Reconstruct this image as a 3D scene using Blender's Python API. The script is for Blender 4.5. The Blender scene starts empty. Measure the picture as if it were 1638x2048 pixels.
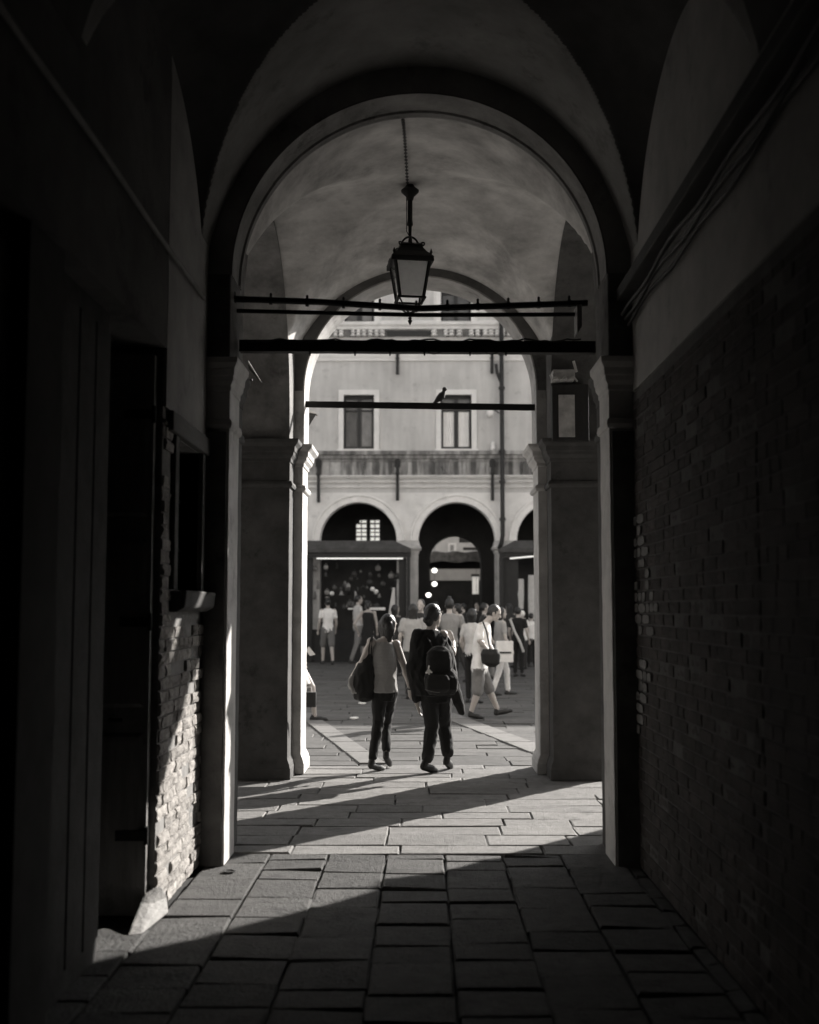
import bpy, math, random
from math import sin, cos, pi, radians, sqrt, atan, atan2
from mathutils import Vector, Matrix, noise
random.seed(7)
S = bpy.context.scene
COL = S.collection

# ------------------------------------------------------------ camera
F = 2300.0
CAMP = Vector((0.022, 0.0, 1.6))
YAW = atan(26/F); PIT = atan(191/F)
cam = bpy.data.cameras.new('camera'); camo = bpy.data.objects.new('camera', cam); COL.objects.link(camo)
camo.location = CAMP; camo.rotation_euler = (pi/2+PIT, 0, YAW)
cam.sensor_fit = 'HORIZONTAL'; cam.sensor_width = 36.0; cam.lens = F/1638*36.0
cam.clip_start = 0.05; cam.clip_end = 500
cam.dof.use_dof = True; cam.dof.focus_distance = 9.8; cam.dof.aperture_fstop = 2.1
S.camera = camo

def P(px, py, Y):
    """world point at depth Y seen at photo pixel (px, py)"""
    x = (px-819)/F; y = (1024-py)/F
    fy = cos(PIT)-y*sin(PIT); z = sin(PIT)+y*cos(PIT)
    X = x*cos(YAW)-fy*sin(YAW); YY = x*sin(YAW)+fy*cos(YAW)
    t = Y/YY
    return Vector((CAMP.x+X*t, Y, CAMP.z+z*t))

# ------------------------------------------------------------ world, sun
AZ = radians(40.7); EL = radians(26.0)
w = bpy.data.worlds.new('World'); S.world = w; w.use_nodes = True
nt = w.node_tree; nt.nodes.clear()
sky = nt.nodes.new('ShaderNodeTexSky'); sky.sky_type = 'NISHITA'; sky.sun_disc = False
sky.sun_elevation = EL; sky.sun_rotation = AZ; sky.dust_density = 2.0
hs = nt.nodes.new('ShaderNodeHueSaturation'); hs.inputs['Saturation'].default_value = 0.06
bg = nt.nodes.new('ShaderNodeBackground'); bg.inputs['Strength'].default_value = 0.095
wo = nt.nodes.new('ShaderNodeOutputWorld')
nt.links.new(sky.outputs[0], hs.inputs['Color']); nt.links.new(hs.outputs[0], bg.inputs['Color']); nt.links.new(bg.outputs[0], wo.inputs['Surface'])
sl = bpy.data.lights.new('sun', 'SUN'); sl.energy = 5.0; sl.angle = radians(0.5); sl.color = (1.0, 0.955, 0.90)
so = bpy.data.objects.new('sun', sl); COL.objects.link(so); so.location = (20, 20, 20)
sd = Vector((sin(AZ)*cos(EL), cos(AZ)*cos(EL), sin(EL)))
so.rotation_euler = sd.to_track_quat('Z', 'Y').to_euler()
S.view_settings.view_transform = 'Standard'; S.view_settings.look = 'None'
S.view_settings.exposure = 1.12; S.view_settings.gamma = 1
S.cycles.diffuse_bounces = 2; S.cycles.max_bounces = 10
try:
    S.cycles.use_denoising = True
except Exception: pass

# ------------------------------------------------------------ materials
MATS = {}
def M(name, base, var=.18, scale=5.0, rough=.85, bump=.25, bscale=45.0, island=0.0, streak=0.0, metal=0.0, spots=0.0, emit=0.0, vscale=(1,1,1), bdist=.01):
    if name in MATS: return MATS[name]
    m = bpy.data.materials.new(name); m.use_nodes = True; n = m.node_tree.nodes; l = m.node_tree.links
    b = n['Principled BSDF']
    if not isinstance(base, tuple): base = (base, base*.975, base*.945)
    tc = n.new('ShaderNodeTexCoord'); mp = n.new('ShaderNodeMapping'); mp.inputs['Scale'].default_value = vscale
    l.new(tc.outputs['Object'], mp.inputs['Vector'])
    n1 = n.new('ShaderNodeTexNoise'); n1.inputs['Scale'].default_value = scale; n1.inputs['Detail'].default_value = 8; n1.inputs['Roughness'].default_value = .65
    l.new(mp.outputs[0], n1.inputs['Vector'])
    mr = n.new('ShaderNodeMapRange'); mr.inputs['From Min'].default_value = .3; mr.inputs['From Max'].default_value = .7
    mr.inputs['To Min'].default_value = 1-var; mr.inputs['To Max'].default_value = 1+var
    l.new(n1.outputs['Fac'], mr.inputs['Value'])
    fac = mr.outputs[0]
    def mul(a, bb):
        q = n.new('ShaderNodeMath'); q.operation = 'MULTIPLY'; l.new(a, q.inputs[0])
        if isinstance(bb, float): q.inputs[1].default_value = bb
        else: l.new(bb, q.inputs[1])
        return q.outputs[0]
    if island:
        g = n.new('ShaderNodeNewGeometry'); r = n.new('ShaderNodeMapRange')
        r.inputs['To Min'].default_value = 1-island; r.inputs['To Max'].default_value = 1+island
        l.new(g.outputs['Random Per Island'], r.inputs['Value']); fac = mul(fac, r.outputs[0])
    if streak:
        mp2 = n.new('ShaderNodeMapping'); mp2.inputs['Scale'].default_value = (4.5, 4.5, .5); l.new(tc.outputs['Object'], mp2.inputs['Vector'])
        n2 = n.new('ShaderNodeTexNoise'); n2.inputs['Scale'].default_value = 1.3; n2.inputs['Detail'].default_value = 6
        l.new(mp2.outputs[0], n2.inputs['Vector'])
        r = n.new('ShaderNodeMapRange'); r.inputs['From Min'].default_value = .42; r.inputs['From Max'].default_value = .62
        r.inputs['To Min'].default_value = 1-streak; r.inputs['To Max'].default_value = 1.0
        l.new(n2.outputs['Fac'], r.inputs['Value']); fac = mul(fac, r.outputs[0])
    if spots:
        n3 = n.new('ShaderNodeTexNoise'); n3.inputs['Scale'].default_value = 2.2; n3.inputs['Detail'].default_value = 10; n3.inputs['Roughness'].default_value = .75
        l.new(tc.outputs['Object'], n3.inputs['Vector'])
        r = n.new('ShaderNodeMapRange'); r.inputs['From Min'].default_value = .56; r.inputs['From Max'].default_value = .64
        r.inputs['To Min'].default_value = 1.0; r.inputs['To Max'].default_value = 1-spots
        l.new(n3.outputs['Fac'], r.inputs['Value']); fac = mul(fac, r.outputs[0])
    vm = n.new('ShaderNodeVectorMath'); vm.operation = 'SCALE'; vm.inputs[0].default_value = base; l.new(fac, vm.inputs['Scale'])
    l.new(vm.outputs[0], b.inputs['Base Color'])
    b.inputs['Roughness'].default_value = rough; b.inputs['Metallic'].default_value = metal
    b.inputs['Specular IOR Level'].default_value = .35
    if bump:
        nb = n.new('ShaderNodeTexNoise'); nb.inputs['Scale'].default_value = bscale; nb.inputs['Detail'].default_value = 6; nb.inputs['Roughness'].default_value = .7
        l.new(tc.outputs['Object'], nb.inputs['Vector'])
        bp = n.new('ShaderNodeBump'); bp.inputs['Strength'].default_value = bump; bp.inputs['Distance'].default_value = bdist
        l.new(nb.outputs['Fac'], bp.inputs['Height']); l.new(bp.outputs[0], b.inputs['Normal'])
    if emit:
        b.inputs['Emission Color'].default_value = base+(1,); b.inputs['Emission Strength'].default_value = emit
    MATS[name] = m; return m
stone = lambda: M('istrian_stone', .60, .22, 3.5, .8, .5, 28, spots=.25)
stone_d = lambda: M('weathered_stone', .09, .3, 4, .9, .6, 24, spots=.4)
plaster = lambda: M('vault_plaster', .56, .40, 2.2, .95, .3, 10, spots=.16, vscale=(1,1.0,2.2))
plaster_d = lambda: M('damp_plaster', .36, .35, 2.0, .95, .4, 12, spots=.5)
plaster_p = lambda: M('passage_plaster', .27, .30, 2.0, .95, .3, 10, spots=.3)
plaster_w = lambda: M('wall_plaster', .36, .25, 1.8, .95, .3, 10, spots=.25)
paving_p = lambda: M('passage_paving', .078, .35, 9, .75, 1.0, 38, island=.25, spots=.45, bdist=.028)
paving_s = lambda: M('street_trachyte', .088, .25, 7, .8, .6, 55, island=.2, spots=.3, bdist=.012)
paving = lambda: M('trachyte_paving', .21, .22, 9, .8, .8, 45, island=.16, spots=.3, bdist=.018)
mortar = lambda: M('dark_mortar', .05, .3, 8, .95, .4)
brick = lambda: M('old_brick', (.23,.21,.195), .35, 12, .92, .9, 40, island=.3, bdist=.012)
iron = lambda: M('black_iron', .018, .3, 20, .55, .3, 60, metal=.3)
old_door = lambda: M('old_door_paint', .26, .4, 6, .7, .4, 30, vscale=(1,1,.15), spots=.3)
wood_d = lambda: M('dark_wood', .035, .4, 6, .7, .4, 30, vscale=(1,1,.15))
f_plaster = lambda: M('facade_plaster', .60, .14, .7, .95, .3, 8, spots=.16, streak=.08)
f_stone = lambda: M('facade_stone', .76, .14, 2.0, .85, .3, 12, spots=.15)
f_stain = lambda: M('stained_stone', .36, .5, 1.6, .9, .3, 12, streak=.5, spots=.3)
black = lambda: M('dark_interior', .03, .3, 3, .9, .1)
glass_d = lambda: M('dark_glass', .05, .3, 1.0, .12, 0)
skin = lambda: M('skin', (.44,.40,.37), .06, 20, .42, .1, 80)
def hair_m():
    m = M('dark_hair', .022, .5, 60, .38, .5, 90, vscale=(1,1,.2)); b = m.node_tree.nodes['Principled BSDF']
    b.inputs['Specular IOR Level'].default_value = .45; return m

# ------------------------------------------------------------ mesh builder
class MB:
    def __init__(s): s.v = []; s.f = []
    def add(s, vs, fs):
        o = len(s.v); s.v += [tuple(v) for v in vs]; s.f += [tuple(i+o for i in f) for f in fs]
    def box(s, x0, x1, y0, y1, z0, z1):
        s.add([(x0,y0,z0),(x1,y0,z0),(x1,y1,z0),(x0,y1,z0),(x0,y0,z1),(x1,y0,z1),(x1,y1,z1),(x0,y1,z1)],
              [(3,2,1,0),(4,5,6,7),(0,1,5,4),(1,2,6,5),(2,3,7,6),(3,0,4,7)]); return s
    def rings(s, rings, cap=True):
        n = len(rings[0]); o = len(s.v)
        for r in rings: s.v += [tuple(v) for v in r]
        for k in range(len(rings)-1):
            for i in range(n):
                j = (i+1) % n
                s.f.append((o+k*n+i, o+k*n+j, o+(k+1)*n+j, o+(k+1)*n+i))
        if cap:
            s.f.append(tuple(o+i for i in reversed(range(n)))); s.f.append(tuple(o+(len(rings)-1)*n+i for i in range(n)))
        return s
    def profile(s, x0, x1, y0, y1, prof):
        """rectangular shaft whose outline is offset by prof [(z, offset)...]"""
        pr = []
        for (za, oa), (zb, ob) in zip(prof[:-1], prof[1:]):
            pr.append((za, oa, 0.0)); n = int((zb-za)/.11)
            for i in range(1, n): pr.append((za+(zb-za)*i/n, oa+(ob-oa)*i/n, .0024))
        pr.append(prof[-1]+(0.0,)); j = lambda a: random.uniform(-a, a*.4)
        R = []
        for z, o, a in pr:
            q = [o+j(a) for _ in range(4)]
            R.append([(x0-q[0],y0-q[0],z),(x1+q[1],y0-q[1],z),(x1+q[2],y1+q[2],z),(x0-q[3],y1+q[3],z)])
        return s.rings(R)
    def tube(s, pts, r, n=8, cap=True):
        pts = [Vector(p) for p in pts]; R = []
        rr = r if isinstance(r, (list, tuple)) else [r]*len(pts)
        up = Vector((0,0,1))
        d0 = (pts[-1]-pts[0]).normalized()
        if abs(d0.z) > .9: up = Vector((1,0,0))
        for i, p in enumerate(pts):
            d = (pts[min(i+1, len(pts)-1)]-pts[max(i-1, 0)]).normalized()
            a = d.cross(up)
            if a.length < 1e-4: a = d.cross(Vector((0,1,0)))
            a.normalize(); b = a.cross(d)
            R.append([p+a*cos(2*pi*k/n)*rr[i]+b*sin(2*pi*k/n)*rr[i] for k in range(n)])
        return s.rings(R, cap)
    def lathe(s, c, prof, n=16, a0=0):
        c = Vector(c)
        R = [[c+Vector((r*cos(2*pi*k/n+a0), r*sin(2*pi*k/n+a0), z)) for k in range(n)] for z, r in prof]
        return s.rings(R)
    def cap(s, p0, r0, p1, r1, n=12):
        p0 = Vector(p0); p1 = Vector(p1); d = p1-p0
        if d.length < 1e-5: d = Vector((0,0,1e-4))
        u = d.normalized(); pts = []; rr = []
        for k in range(4):
            t = pi/2*(k+.25)/4.25; pts.append(p0-u*r0*cos(t)); rr.append(r0*sin(t))
        for t in (0, .33, .66, 1): pts.append(p0.lerp(p1, t)); rr.append(r0+(r1-r0)*t)
        for k in reversed(range(4)):
            t = pi/2*(k+.25)/4.25; pts.append(p1+u*r1*cos(t)); rr.append(r1*sin(t))
        return s.tube(pts, rr, n)
    def ell(s, c, r, rot=None, n=16):
        c = Vector(c); R = []
        m = rot or Matrix.Identity(3)
        for k in range(1, 10):
            t = pi*k/10
            R.append([c+m@Vector((r[0]*sin(t)*cos(2*pi*i/n), r[1]*sin(t)*sin(2*pi*i/n), -r[2]*cos(t))) for i in range(n)])
        return s.rings(R)
    def loft(s, secs, n=20, p=2.0):
        R = []
        for c, a, f, rx, ry in secs:
            ring = []
            for k in range(n):
                t = 2*pi*k/n; cx = cos(t); sx = sin(t)
                ring.append(Vector(c)+Vector(a)*rx*math.copysign(abs(cx)**(2/p), cx)+Vector(f)*ry*math.copysign(abs(sx)**(2/p), sx))
            R.append(ring)
        return s.rings(R)
    def build(s, name, mat, parent=None, smooth=False, bevel=0, loc=None):
        me = bpy.data.meshes.new(name); me.from_pydata(s.v, [], s.f); me.validate()
        me.update()
        import bmesh
        b = bmesh.new(); b.from_mesh(me); bmesh.ops.recalc_face_normals(b, faces=b.faces); b.to_mesh(me); b.free()
        if mat: me.materials.append(mat)
        if smooth:
            me.shade_smooth()
        o = bpy.data.objects.new(name, me); COL.objects.link(o)
        if parent: o.parent = parent
        if bevel:
            mo = o.modifiers.new('bevel', 'BEVEL'); mo.width = bevel; mo.segments = 2; mo.limit_method = 'ANGLE'
        return o

def thing(name, label, cat, group=None, loc=(0,0,0)):
    o = bpy.data.objects.new(name, None); COL.objects.link(o); o.location = loc
    return tag(o, label, cat, group)
def tag(o, label, cat, group=None):
    o['label'] = label; o['category'] = cat
    if group: o['group'] = group
    return o
def struct(o): o['kind'] = 'structure'; return o

def arch_pts(xc, r, zs, rise=None, n=28):
    rise = rise or r
    return [(xc-r*cos(pi*k/n), zs+rise*sin(pi*k/n)) for k in range(n+1)]

def arch_wall(mb, ops, x0, x1, y0, y1, ztop, zs, axis='x', n=28):
    """wall between y0,y1 with round arched openings [(centre, half)]; axis 'y' swaps the roles of x and y"""
    def V(x, y, z): return (x, y, z) if axis == 'x' else (y, x, z)
    cur = x0
    def quad(a, b, c, d): mb.add([V(*a),V(*b),V(*c),V(*d)], [(0,1,2,3)])
    def slab(xa, xb, za, zb):
        for y in (y0, y1): quad((xa,y,za),(xb,y,za),(xb,y,zb),(xa,y,zb))
    for xc, r, *rest in ops:
        rise = rest[0] if rest else r
        slab(cur, xc-r, 0, ztop)
        for xx in (xc-r, xc+r): quad((xx,y0,0),(xx,y1,0),(xx,y1,zs),(xx,y0,zs))
        pts = arch_pts(xc, r, zs, rise, n)
        for (xa, za), (xb, zb) in zip(pts[:-1], pts[1:]):
            for y in (y0, y1): quad((xa,y,za),(xb,y,zb),(xb,y,ztop),(xa,y,ztop))
            quad((xa,y0,za),(xa,y1,za),(xb,y1,zb),(xb,y0,zb))
        cur = xc+r
    slab(cur, x1, 0, ztop)
    for xx in (x0, x1): quad((xx,y0,0),(xx,y1,0),(xx,y1,ztop),(xx,y0,ztop))
    quad((x0,y0,ztop),(x1,y0,ztop),(x1,y1,ztop),(x0,y1,ztop))
    return mb

def arch_ring(mb, xc, r, zs, prof, n=36, n0=0, n1=None):
    """profile [(radial offset, y)] closed loop swept along a half circle"""
    n1 = n if n1 is None else n1
    R = []
    for k in range(n0, n1+1):
        t = pi*k/n
        R.append([(xc-(r+o)*cos(t), y, zs+(r+o)*sin(t)) for o, y in prof])
    return mb.rings(R)

PER = 2.965
# ============================================================ REMESHED FIGURES
TMP = bpy.data.scenes.new('tmp_scene')
def blob(name, mb, mat, parent=None, voxel=.012, smooth=4, disp=0.0, dscale=14.0):
    me = bpy.data.meshes.new('tmp'); me.from_pydata(mb.v, [], mb.f); me.update()
    import bmesh
    b = bmesh.new(); b.from_mesh(me); bmesh.ops.recalc_face_normals(b, faces=b.faces); b.to_mesh(me); b.free()
    o = bpy.data.objects.new('tmp', me); TMP.collection.objects.link(o)
    r = o.modifiers.new('r', 'REMESH'); r.mode = 'VOXEL'; r.voxel_size = voxel
    if smooth:
        s = o.modifiers.new('s', 'SMOOTH'); s.factor = .5; s.iterations = smooth
    TMP.view_layers[0].update(); dg = TMP.view_layers[0].depsgraph; ev = o.evaluated_get(dg)
    m2 = bpy.data.meshes.new_from_object(ev); m2.name = name
    bpy.data.objects.remove(o); bpy.data.meshes.remove(me)
    if disp:
        nl = [0.0]*(3*len(m2.vertices)); m2.vertex_normals.foreach_get('vector', nl)
        cl = [0.0]*(3*len(m2.vertices)); m2.vertices.foreach_get('co', cl)
        for i in range(0, len(cl), 3):
            n = noise.noise(Vector((cl[i]*dscale, cl[i+1]*dscale, cl[i+2]*dscale*.6))); q = disp*(.7-2*abs(n))
            cl[i] += nl[i]*q; cl[i+1] += nl[i+1]*q; cl[i+2] += nl[i+2]*q
        m2.vertices.foreach_set('co', cl); m2.update()
    m2.shade_smooth()
    m2.materials.clear(); m2.materials.append(mat)
    ob = bpy.data.objects.new(name, m2); COL.objects.link(ob)
    if parent: ob.parent = parent
    return ob

def hand(mb, wr, d, side, up, s=1.0, curl=.35):
    """wr wrist, d pointing direction, side = thumb side, up = back of the hand"""
    d = d.normalized(); side = (side-d*side.dot(d)).normalized(); up = side.cross(d).normalized()
    mb.loft([(wr, side, up, .025*s, .018*s),(wr+d*.03*s, side, up, .034*s, .016*s),(wr+d*.075*s, side, up, .038*s, .013*s),(wr+d*.085*s, side, up, .034*s, .010*s)], 12)
    for i, (o, L) in enumerate(((.028,.062),(.009,.072),(-.010,.067),(-.028,.052))):
        p = wr+d*.075*s+side*o*s; c = d
        for j, f in enumerate((.45, .32, .23)):
            c = (c-up*curl*(.5+.4*j)).normalized(); q = p+c*L*f*s
            mb.cap(p, (.0088-.0012*j)*s, q, (.0080-.0012*j)*s, 8); p = q
    p = wr+d*.025*s+side*.026*s; q = p+(d*.7+side*.6-up*.2).normalized()*.035*s; mb.cap(p, .0115*s, q, .0095*s, 8)
    mb.cap(q, .0095*s, q+(d*.95+side*.15-up*.3).normalized()*.028*s, .0075*s, 8)

def V3(t, Y): return P(t[0], t[1], Y+(t[2] if len(t) > 2 else 0))

def figure(label, Y, J, face, top='tshirt', topm=None, bottom='trousers', botm=None, hair='short', hairm=None, shoem=None, s=1.0, vox=.011, hw=1.0, ground=True, sleeve=.55, group=None, rise=0.0, skinm=None, build_hands=True, ybody=None, hem=None):
    """J: pixel joints; face: horizontal direction the head faces"""
    W = {k: V3(v, Y) for k, v in J.items()}
    hd = W['head']; nk = W['neck']; sL, sR, hL, hR = W['shL'], W['shR'], W['hipL'], W['hipR']
    sa = (sR-sL); sa.z *= .6; sa.normalize(); sf = Vector((-sa.y, sa.x, 0)).normalized()
    ha = (hR-hL); ha.z = 0; ha.normalize(); hf = Vector((-ha.y, ha.x, 0)).normalized()
    shc = (sL+sR)/2; hc = (hL+hR)/2; shw = (sR-sL).length/2; hpw = (hR-hL).length/2
    if ybody: sf = Vector(ybody)
    fc = Vector(face).normalized(); rt = Vector((fc.y, -fc.x, 0)).normalized(); upv = rt.cross(fc).normalized()
    rot = Matrix((rt, fc, upv)).transposed()
    def torso(mb, g=0.0, z0=0.0, low=None):
        pel = hc-Vector((0,0,.04*s))
        a1 = (ha*.7+sa*.3).normalized(); f1 = (hf*.7+sf*.3).normalized()
        secs = [(pel-Vector((0,0,.05*s)), ha, hf, (hpw+.045*s)*hw+g, .085*s+g), (pel+Vector((0,0,.03*s)), ha, hf, (hpw+.075*s)*hw+g, .105*s+g),
                (hc.lerp(shc, .33), a1, f1, .118*s*hw+g, .088*s+g), (hc.lerp(shc, .62), sa, sf, .135*s*hw+g, .105*s+g),
                (hc.lerp(shc, .86), sa, sf, max(.12*s, shw-.012*s)+g*.8, .095*s+g), (shc+Vector((0,0,.012*s)), sa, sf, max(.10*s, shw-.03*s)+g*.4, .068*s+g*.7), (shc.lerp(nk, .5)+Vector((0,0,.02*s)), sa, sf, .075*s+g*.3, .055*s+g*.4)]
        if low is not None: secs = secs[low:]
        mb.loft(secs, 24)
    body = MB(); torso(body, -.004)
    body.cap(shc.lerp(nk, .3), .055*s, nk.lerp(hd, .45), .046*s)
    body.ell(hd+upv*.012*s-fc*.006*s, (.072*s, .092*s, .100*s), rot); body.ell(hd+fc*.026*s-upv*.045*s, (.054*s, .060*s, .062*s), rot)
    body.cap(hd+fc*.082*s+upv*.005*s, .009*s, hd+fc*.103*s-upv*.028*s, .013*s, 8)
    body.cap(hd+fc*.078*s-upv*.058*s-rt*.016*s, .009*s, hd+fc*.078*s-upv*.058*s+rt*.016*s, .009*s, 8); body.ell(hd+fc*.070*s-upv*.090*s, (.022*s,.022*s,.018*s), rot, 8)
    for q in (-1, 1):
        body.ell(hd+rt*q*.072*s-upv*.008*s-fc*.008*s, (.010*s, .019*s, .030*s), rot, 8)
        body.cap(hd+fc*.083*s+rt*q*.018*s+upv*.024*s, .008*s, hd+fc*.075*s+rt*q*.044*s+upv*.022*s, .007*s, 8)
    for k in 'LR':
        sh, el, wr = W['sh'+k], W['el'+k], W['wr'+k]
        q = 1 if k == 'R' else -1
        body.ell(sh, (.052*s,.052*s,.052*s)); body.cap(sh, .046*s, el, .036*s); body.cap(el, .037*s, wr, .024*s); body.ell(el.lerp(wr, .28), (.041*s,.041*s,.05*s), None, 10)
        d = W['fi'+k]-wr if 'fi'+k in W else wr-el
        if build_hands: hand(body, wr, d, W.get('th'+k, None)-wr if 'th'+k in W else sf*1.0+sa*(-q)*.3, sa, s)
        else: body.ell(wr+d.normalized()*.06*s, (.034*s,.03*s,.055*s), None, 10)
        hp, kn, an, he, to = W['hip'+k], W['kn'+k], W['an'+k], W['he'+k], W['to'+k]
        body.cap(hp, .082*s, kn, .052*s); body.cap(kn, .052*s, an, .036*s); body.cap(kn.lerp(an, .15)+(kn-to).normalized()*0, .052*s, kn.lerp(an, .5), .048*s)
        ball = he.lerp(to, .68); body.cap(an, .034*s, he+Vector((0,0,.03*s)), .032*s); body.cap(he+Vector((0,0,.028*s)), .030*s, ball+Vector((0,0,.024*s)), .034*s); body.cap(ball+Vector((0,0,.022*s)), .033*s, to+Vector((0,0,.016*s)), .022*s)
    root = blob('person', body, skinm or skin(), None, vox*(.62 if vox < .009 else .8), 3)
    tag(root, label, 'person', group)
    # hair
    hm = hairm or hair_m(); h = MB()
    h.ell(hd-fc*.022*s+upv*.022*s, (.081*s, .090*s, .099*s), rot)
    if hair == 'bob':
        for q, ln in ((-1, .16), (-.4, .19), (.2, .185), (.8, .15)):
            p = hd-fc*.05*s+rt*q*.045*s; h.cap(p, .052*s, p-Vector((0,0,ln*s))+fc*.018*s, .030*s)
        for q in (-1, 1): h.cap(hd+rt*q*.066*s-fc*.01*s+upv*.03*s, .024*s, hd+rt*q*.070*s-fc*.01*s-upv*.10*s, .018*s)
    if hair == 'bun':
        h.cap(hd-fc*.06*s-upv*.01*s, .056*s, hd-fc*.065*s-upv*.075*s, .040*s); h.ell(hd-fc*.115*s-upv*.055*s, (.034*s,.034*s,.034*s))
    if hair == 'long':
        for q, ln in ((-1, .24), (-.3, .30), (.4, .30), (1, .24)):
            p = hd-fc*.05*s+rt*q*.04*s; h.cap(p, .055*s, p-Vector((0,0,ln*s)), .030*s)
    if hair == 'topknot': h.ell(hd-fc*.02*s+upv*.125*s, (.04*s,.04*s,.035*s))
    if hair == 'cap':
        h.ell(hd+fc*.10*s+upv*.045*s, (.06*s,.06*s,.010*s), rot)
    blob('cap' if hair == 'cap' else 'hair', h, hm, root, max(.008, vox*.8), 2, .004, 45)
    # top
    if top:
        t = MB(); torso(t, .014*s, low=0 if hem is None else hem)
        if top in ('tshirt', 'loose', 'long'):
            gg = .014 if top != 'loose' else .03
            for k in 'LR':
                sh, el, wr = W['sh'+k], W['el'+k], W['wr'+k]
                t.cap(sh-Vector((0,0,.008*s)), .046*s+gg*s*.7, sh.lerp(el, sleeve if top != 'long' else 1), .040*s+gg*s*1.1)
                if top == 'long': t.cap(el, .045*s+gg*s*.6, wr, .034*s+gg*s*.4)
            if top == 'loose': t.loft([(hc-Vector((0,0,.06*s)), ha, hf, (hpw+.11*s), .14*s), (hc.lerp(shc,.4), sa, sf, .165*s, .135*s), (hc.lerp(shc,.8), sa, sf, shw, .11*s)], 24)
        if top == 'tank':
            t = MB(); 
            t.loft([(hc-Vector((0,0,.0)), ha, hf, hpw+.088*s, .125*s), (hc.lerp(shc,.33), sa, sf, .126*s*hw, .112*s), (hc.lerp(shc,.62), sa, sf, .141*s*hw, .125*s), (hc.lerp(shc,.86), sa, sf, shw-.006*s, .105*s), (shc+Vector((0,0,.010*s)), sa, sf, shw-.03*s, .078*s)], 24)
        if top == 'shawl':
            t = MB(); torso(t, .02*s)
            t.loft([(hc-Vector((0,0,.02)), sa, sf, .215*s, .15*s), (hc.lerp(shc,.35), sa, sf, .245*s, .155*s), (hc.lerp(shc,.7), sa, sf, .215*s, .14*s), (shc-Vector((0,0,.01)), sa, sf, shw+.02*s, .09*s), (shc+Vector((0,0,.035)), sa, sf, shw*.6, .06*s)], 28)
            t.cap(W['shR']-Vector((0,0,.03)), .050*s, W['shR'].lerp(W['elR'],.5), .052*s); t.cap(W['shL'], .066*s, W['elL'], .075*s); t.cap(W['elL'], .085*s, W['elL'].lerp(W['wrL'], .85), .045*s); t.cap(W['elL']+Vector((.06,0,0)), .08*s, W['elL'].lerp(W['wrL'], .6)+Vector((.07,0,0)), .06*s)
        blob('shirt' if top != 'shawl' else 'shawl', t, topm, root, vox, 4, .006 if top != 'shawl' else .008, 15)
    b = MB(); pel = hc-Vector((0,0,.04*s))
    if bottom in ('trousers', 'wide', 'shorts'):
        b.loft([(pel-Vector((0,0,.05*s)), ha, hf, (hpw+.055*s)*hw+.01, .10*s), (pel+Vector((0,0,.03*s)), ha, hf, (hpw+.080*s)*hw+.012, .118*s), (hc+Vector((0,0,.05*s)), ha, hf, .128*s*hw, .105*s)], 24)
        for k in 'LR':
            hp, kn, an = W['hip'+k], W['kn'+k], W['an'+k]
            if bottom == 'shorts': b.cap(hp, .100*s, hp.lerp(kn, .93), .082*s)
            elif bottom == 'wide': b.cap(hp, .095*s, kn, .070*s); b.cap(kn, .070*s, kn.lerp(an, .93), .060*s)
            else: b.cap(hp, .094*s, kn, .062*s); b.cap(kn, .062*s, kn.lerp(an, .95), .047*s)
        blob('shorts' if bottom == 'shorts' else 'trousers', b, botm, root, vox, 3, .006, 18)
    elif bottom in ('skirt', 'dress'):
        kc = (W['knL']+W['knR'])/2
        b.loft([(kc+Vector((0,0,.05*s)), ha, hf, .20*s, .17*s), (hc.lerp(kc,.5), ha, hf, .175*s, .145*s), (pel, ha, hf, hpw+.095*s, .125*s), (hc+Vector((0,0,.08*s)), ha, hf, .12*s*hw, .10*s)], 24)
        blob('skirt', b, botm, root, vox, 3, .008, 12)
    for k in 'LR':
        an, he, to = W['an'+k], W['he'+k], W['to'+k]; f = MB(); ball = he.lerp(to, .66)
        f.cap(he+Vector((0,0,.026*s)), .036*s, ball+Vector((0,0,.026*s)), .040*s); f.cap(ball+Vector((0,0,.024*s)), .039*s, to+Vector((0,0,.02*s)), .026*s); f.cap(he+Vector((0,0,.03*s)), .036*s, he.lerp(an,.55)+Vector((0,0,.02*s)), .036*s)
        blob('shoe', f, shoem or M('dark_shoe', .03, .2, 10, .5, .1), root, max(.008, vox*.8), 2)
    return root, W
def cloth(name, v, **k):
    m = M(name, v, .10, 10, .9, .35, 120, **k); b = m.node_tree.nodes['Principled BSDF']
    b.inputs['Sheen Weight'].default_value = .12; b.inputs['Sheen Roughness'].default_value = .35; return m
dark = cloth('black_cloth', .016); dark2 = cloth('charcoal_cloth', .035); white_c = cloth('white_cloth', .80); grey_c = cloth('grey_cloth', .22); pale_c = cloth('pale_cloth', .55)

# woman with the shoulder bag
w1, W = figure('woman in striped grey tank top and dark trousers walking away, bag on her left shoulder', 11.5,
  dict(head=(778,1250,.02), neck=(774,1275), shL=(743,1284,-.02), shR=(792,1289,.04), elL=(725,1323,-.06), wrL=(702,1357,.10), fiL=(698,1376,.16), elR=(809,1334,.02), wrR=(820,1376,.06), fiR=(820,1392,.08),
       hipL=(759,1384,-.01), hipR=(779,1385,.02), knL=(757,1443,-.01), knR=(771,1445,.22), anL=(745,1517,-.10), anR=(773,1500,.06), heL=(742,1536,-.12), toL=(765,1541,.02), heR=(772,1519,.05), toR=(780,1533,.20)),
  (.62,.75,-.12), 'tank', M('ribbed_tank', .34, .08, 8, .9, .5, 60, vscale=(1,1,8)), 'trousers', dark, 'bob', shoem=M('sandal', .025, .2, 10, .5), s=.93, vox=.0075)
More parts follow.
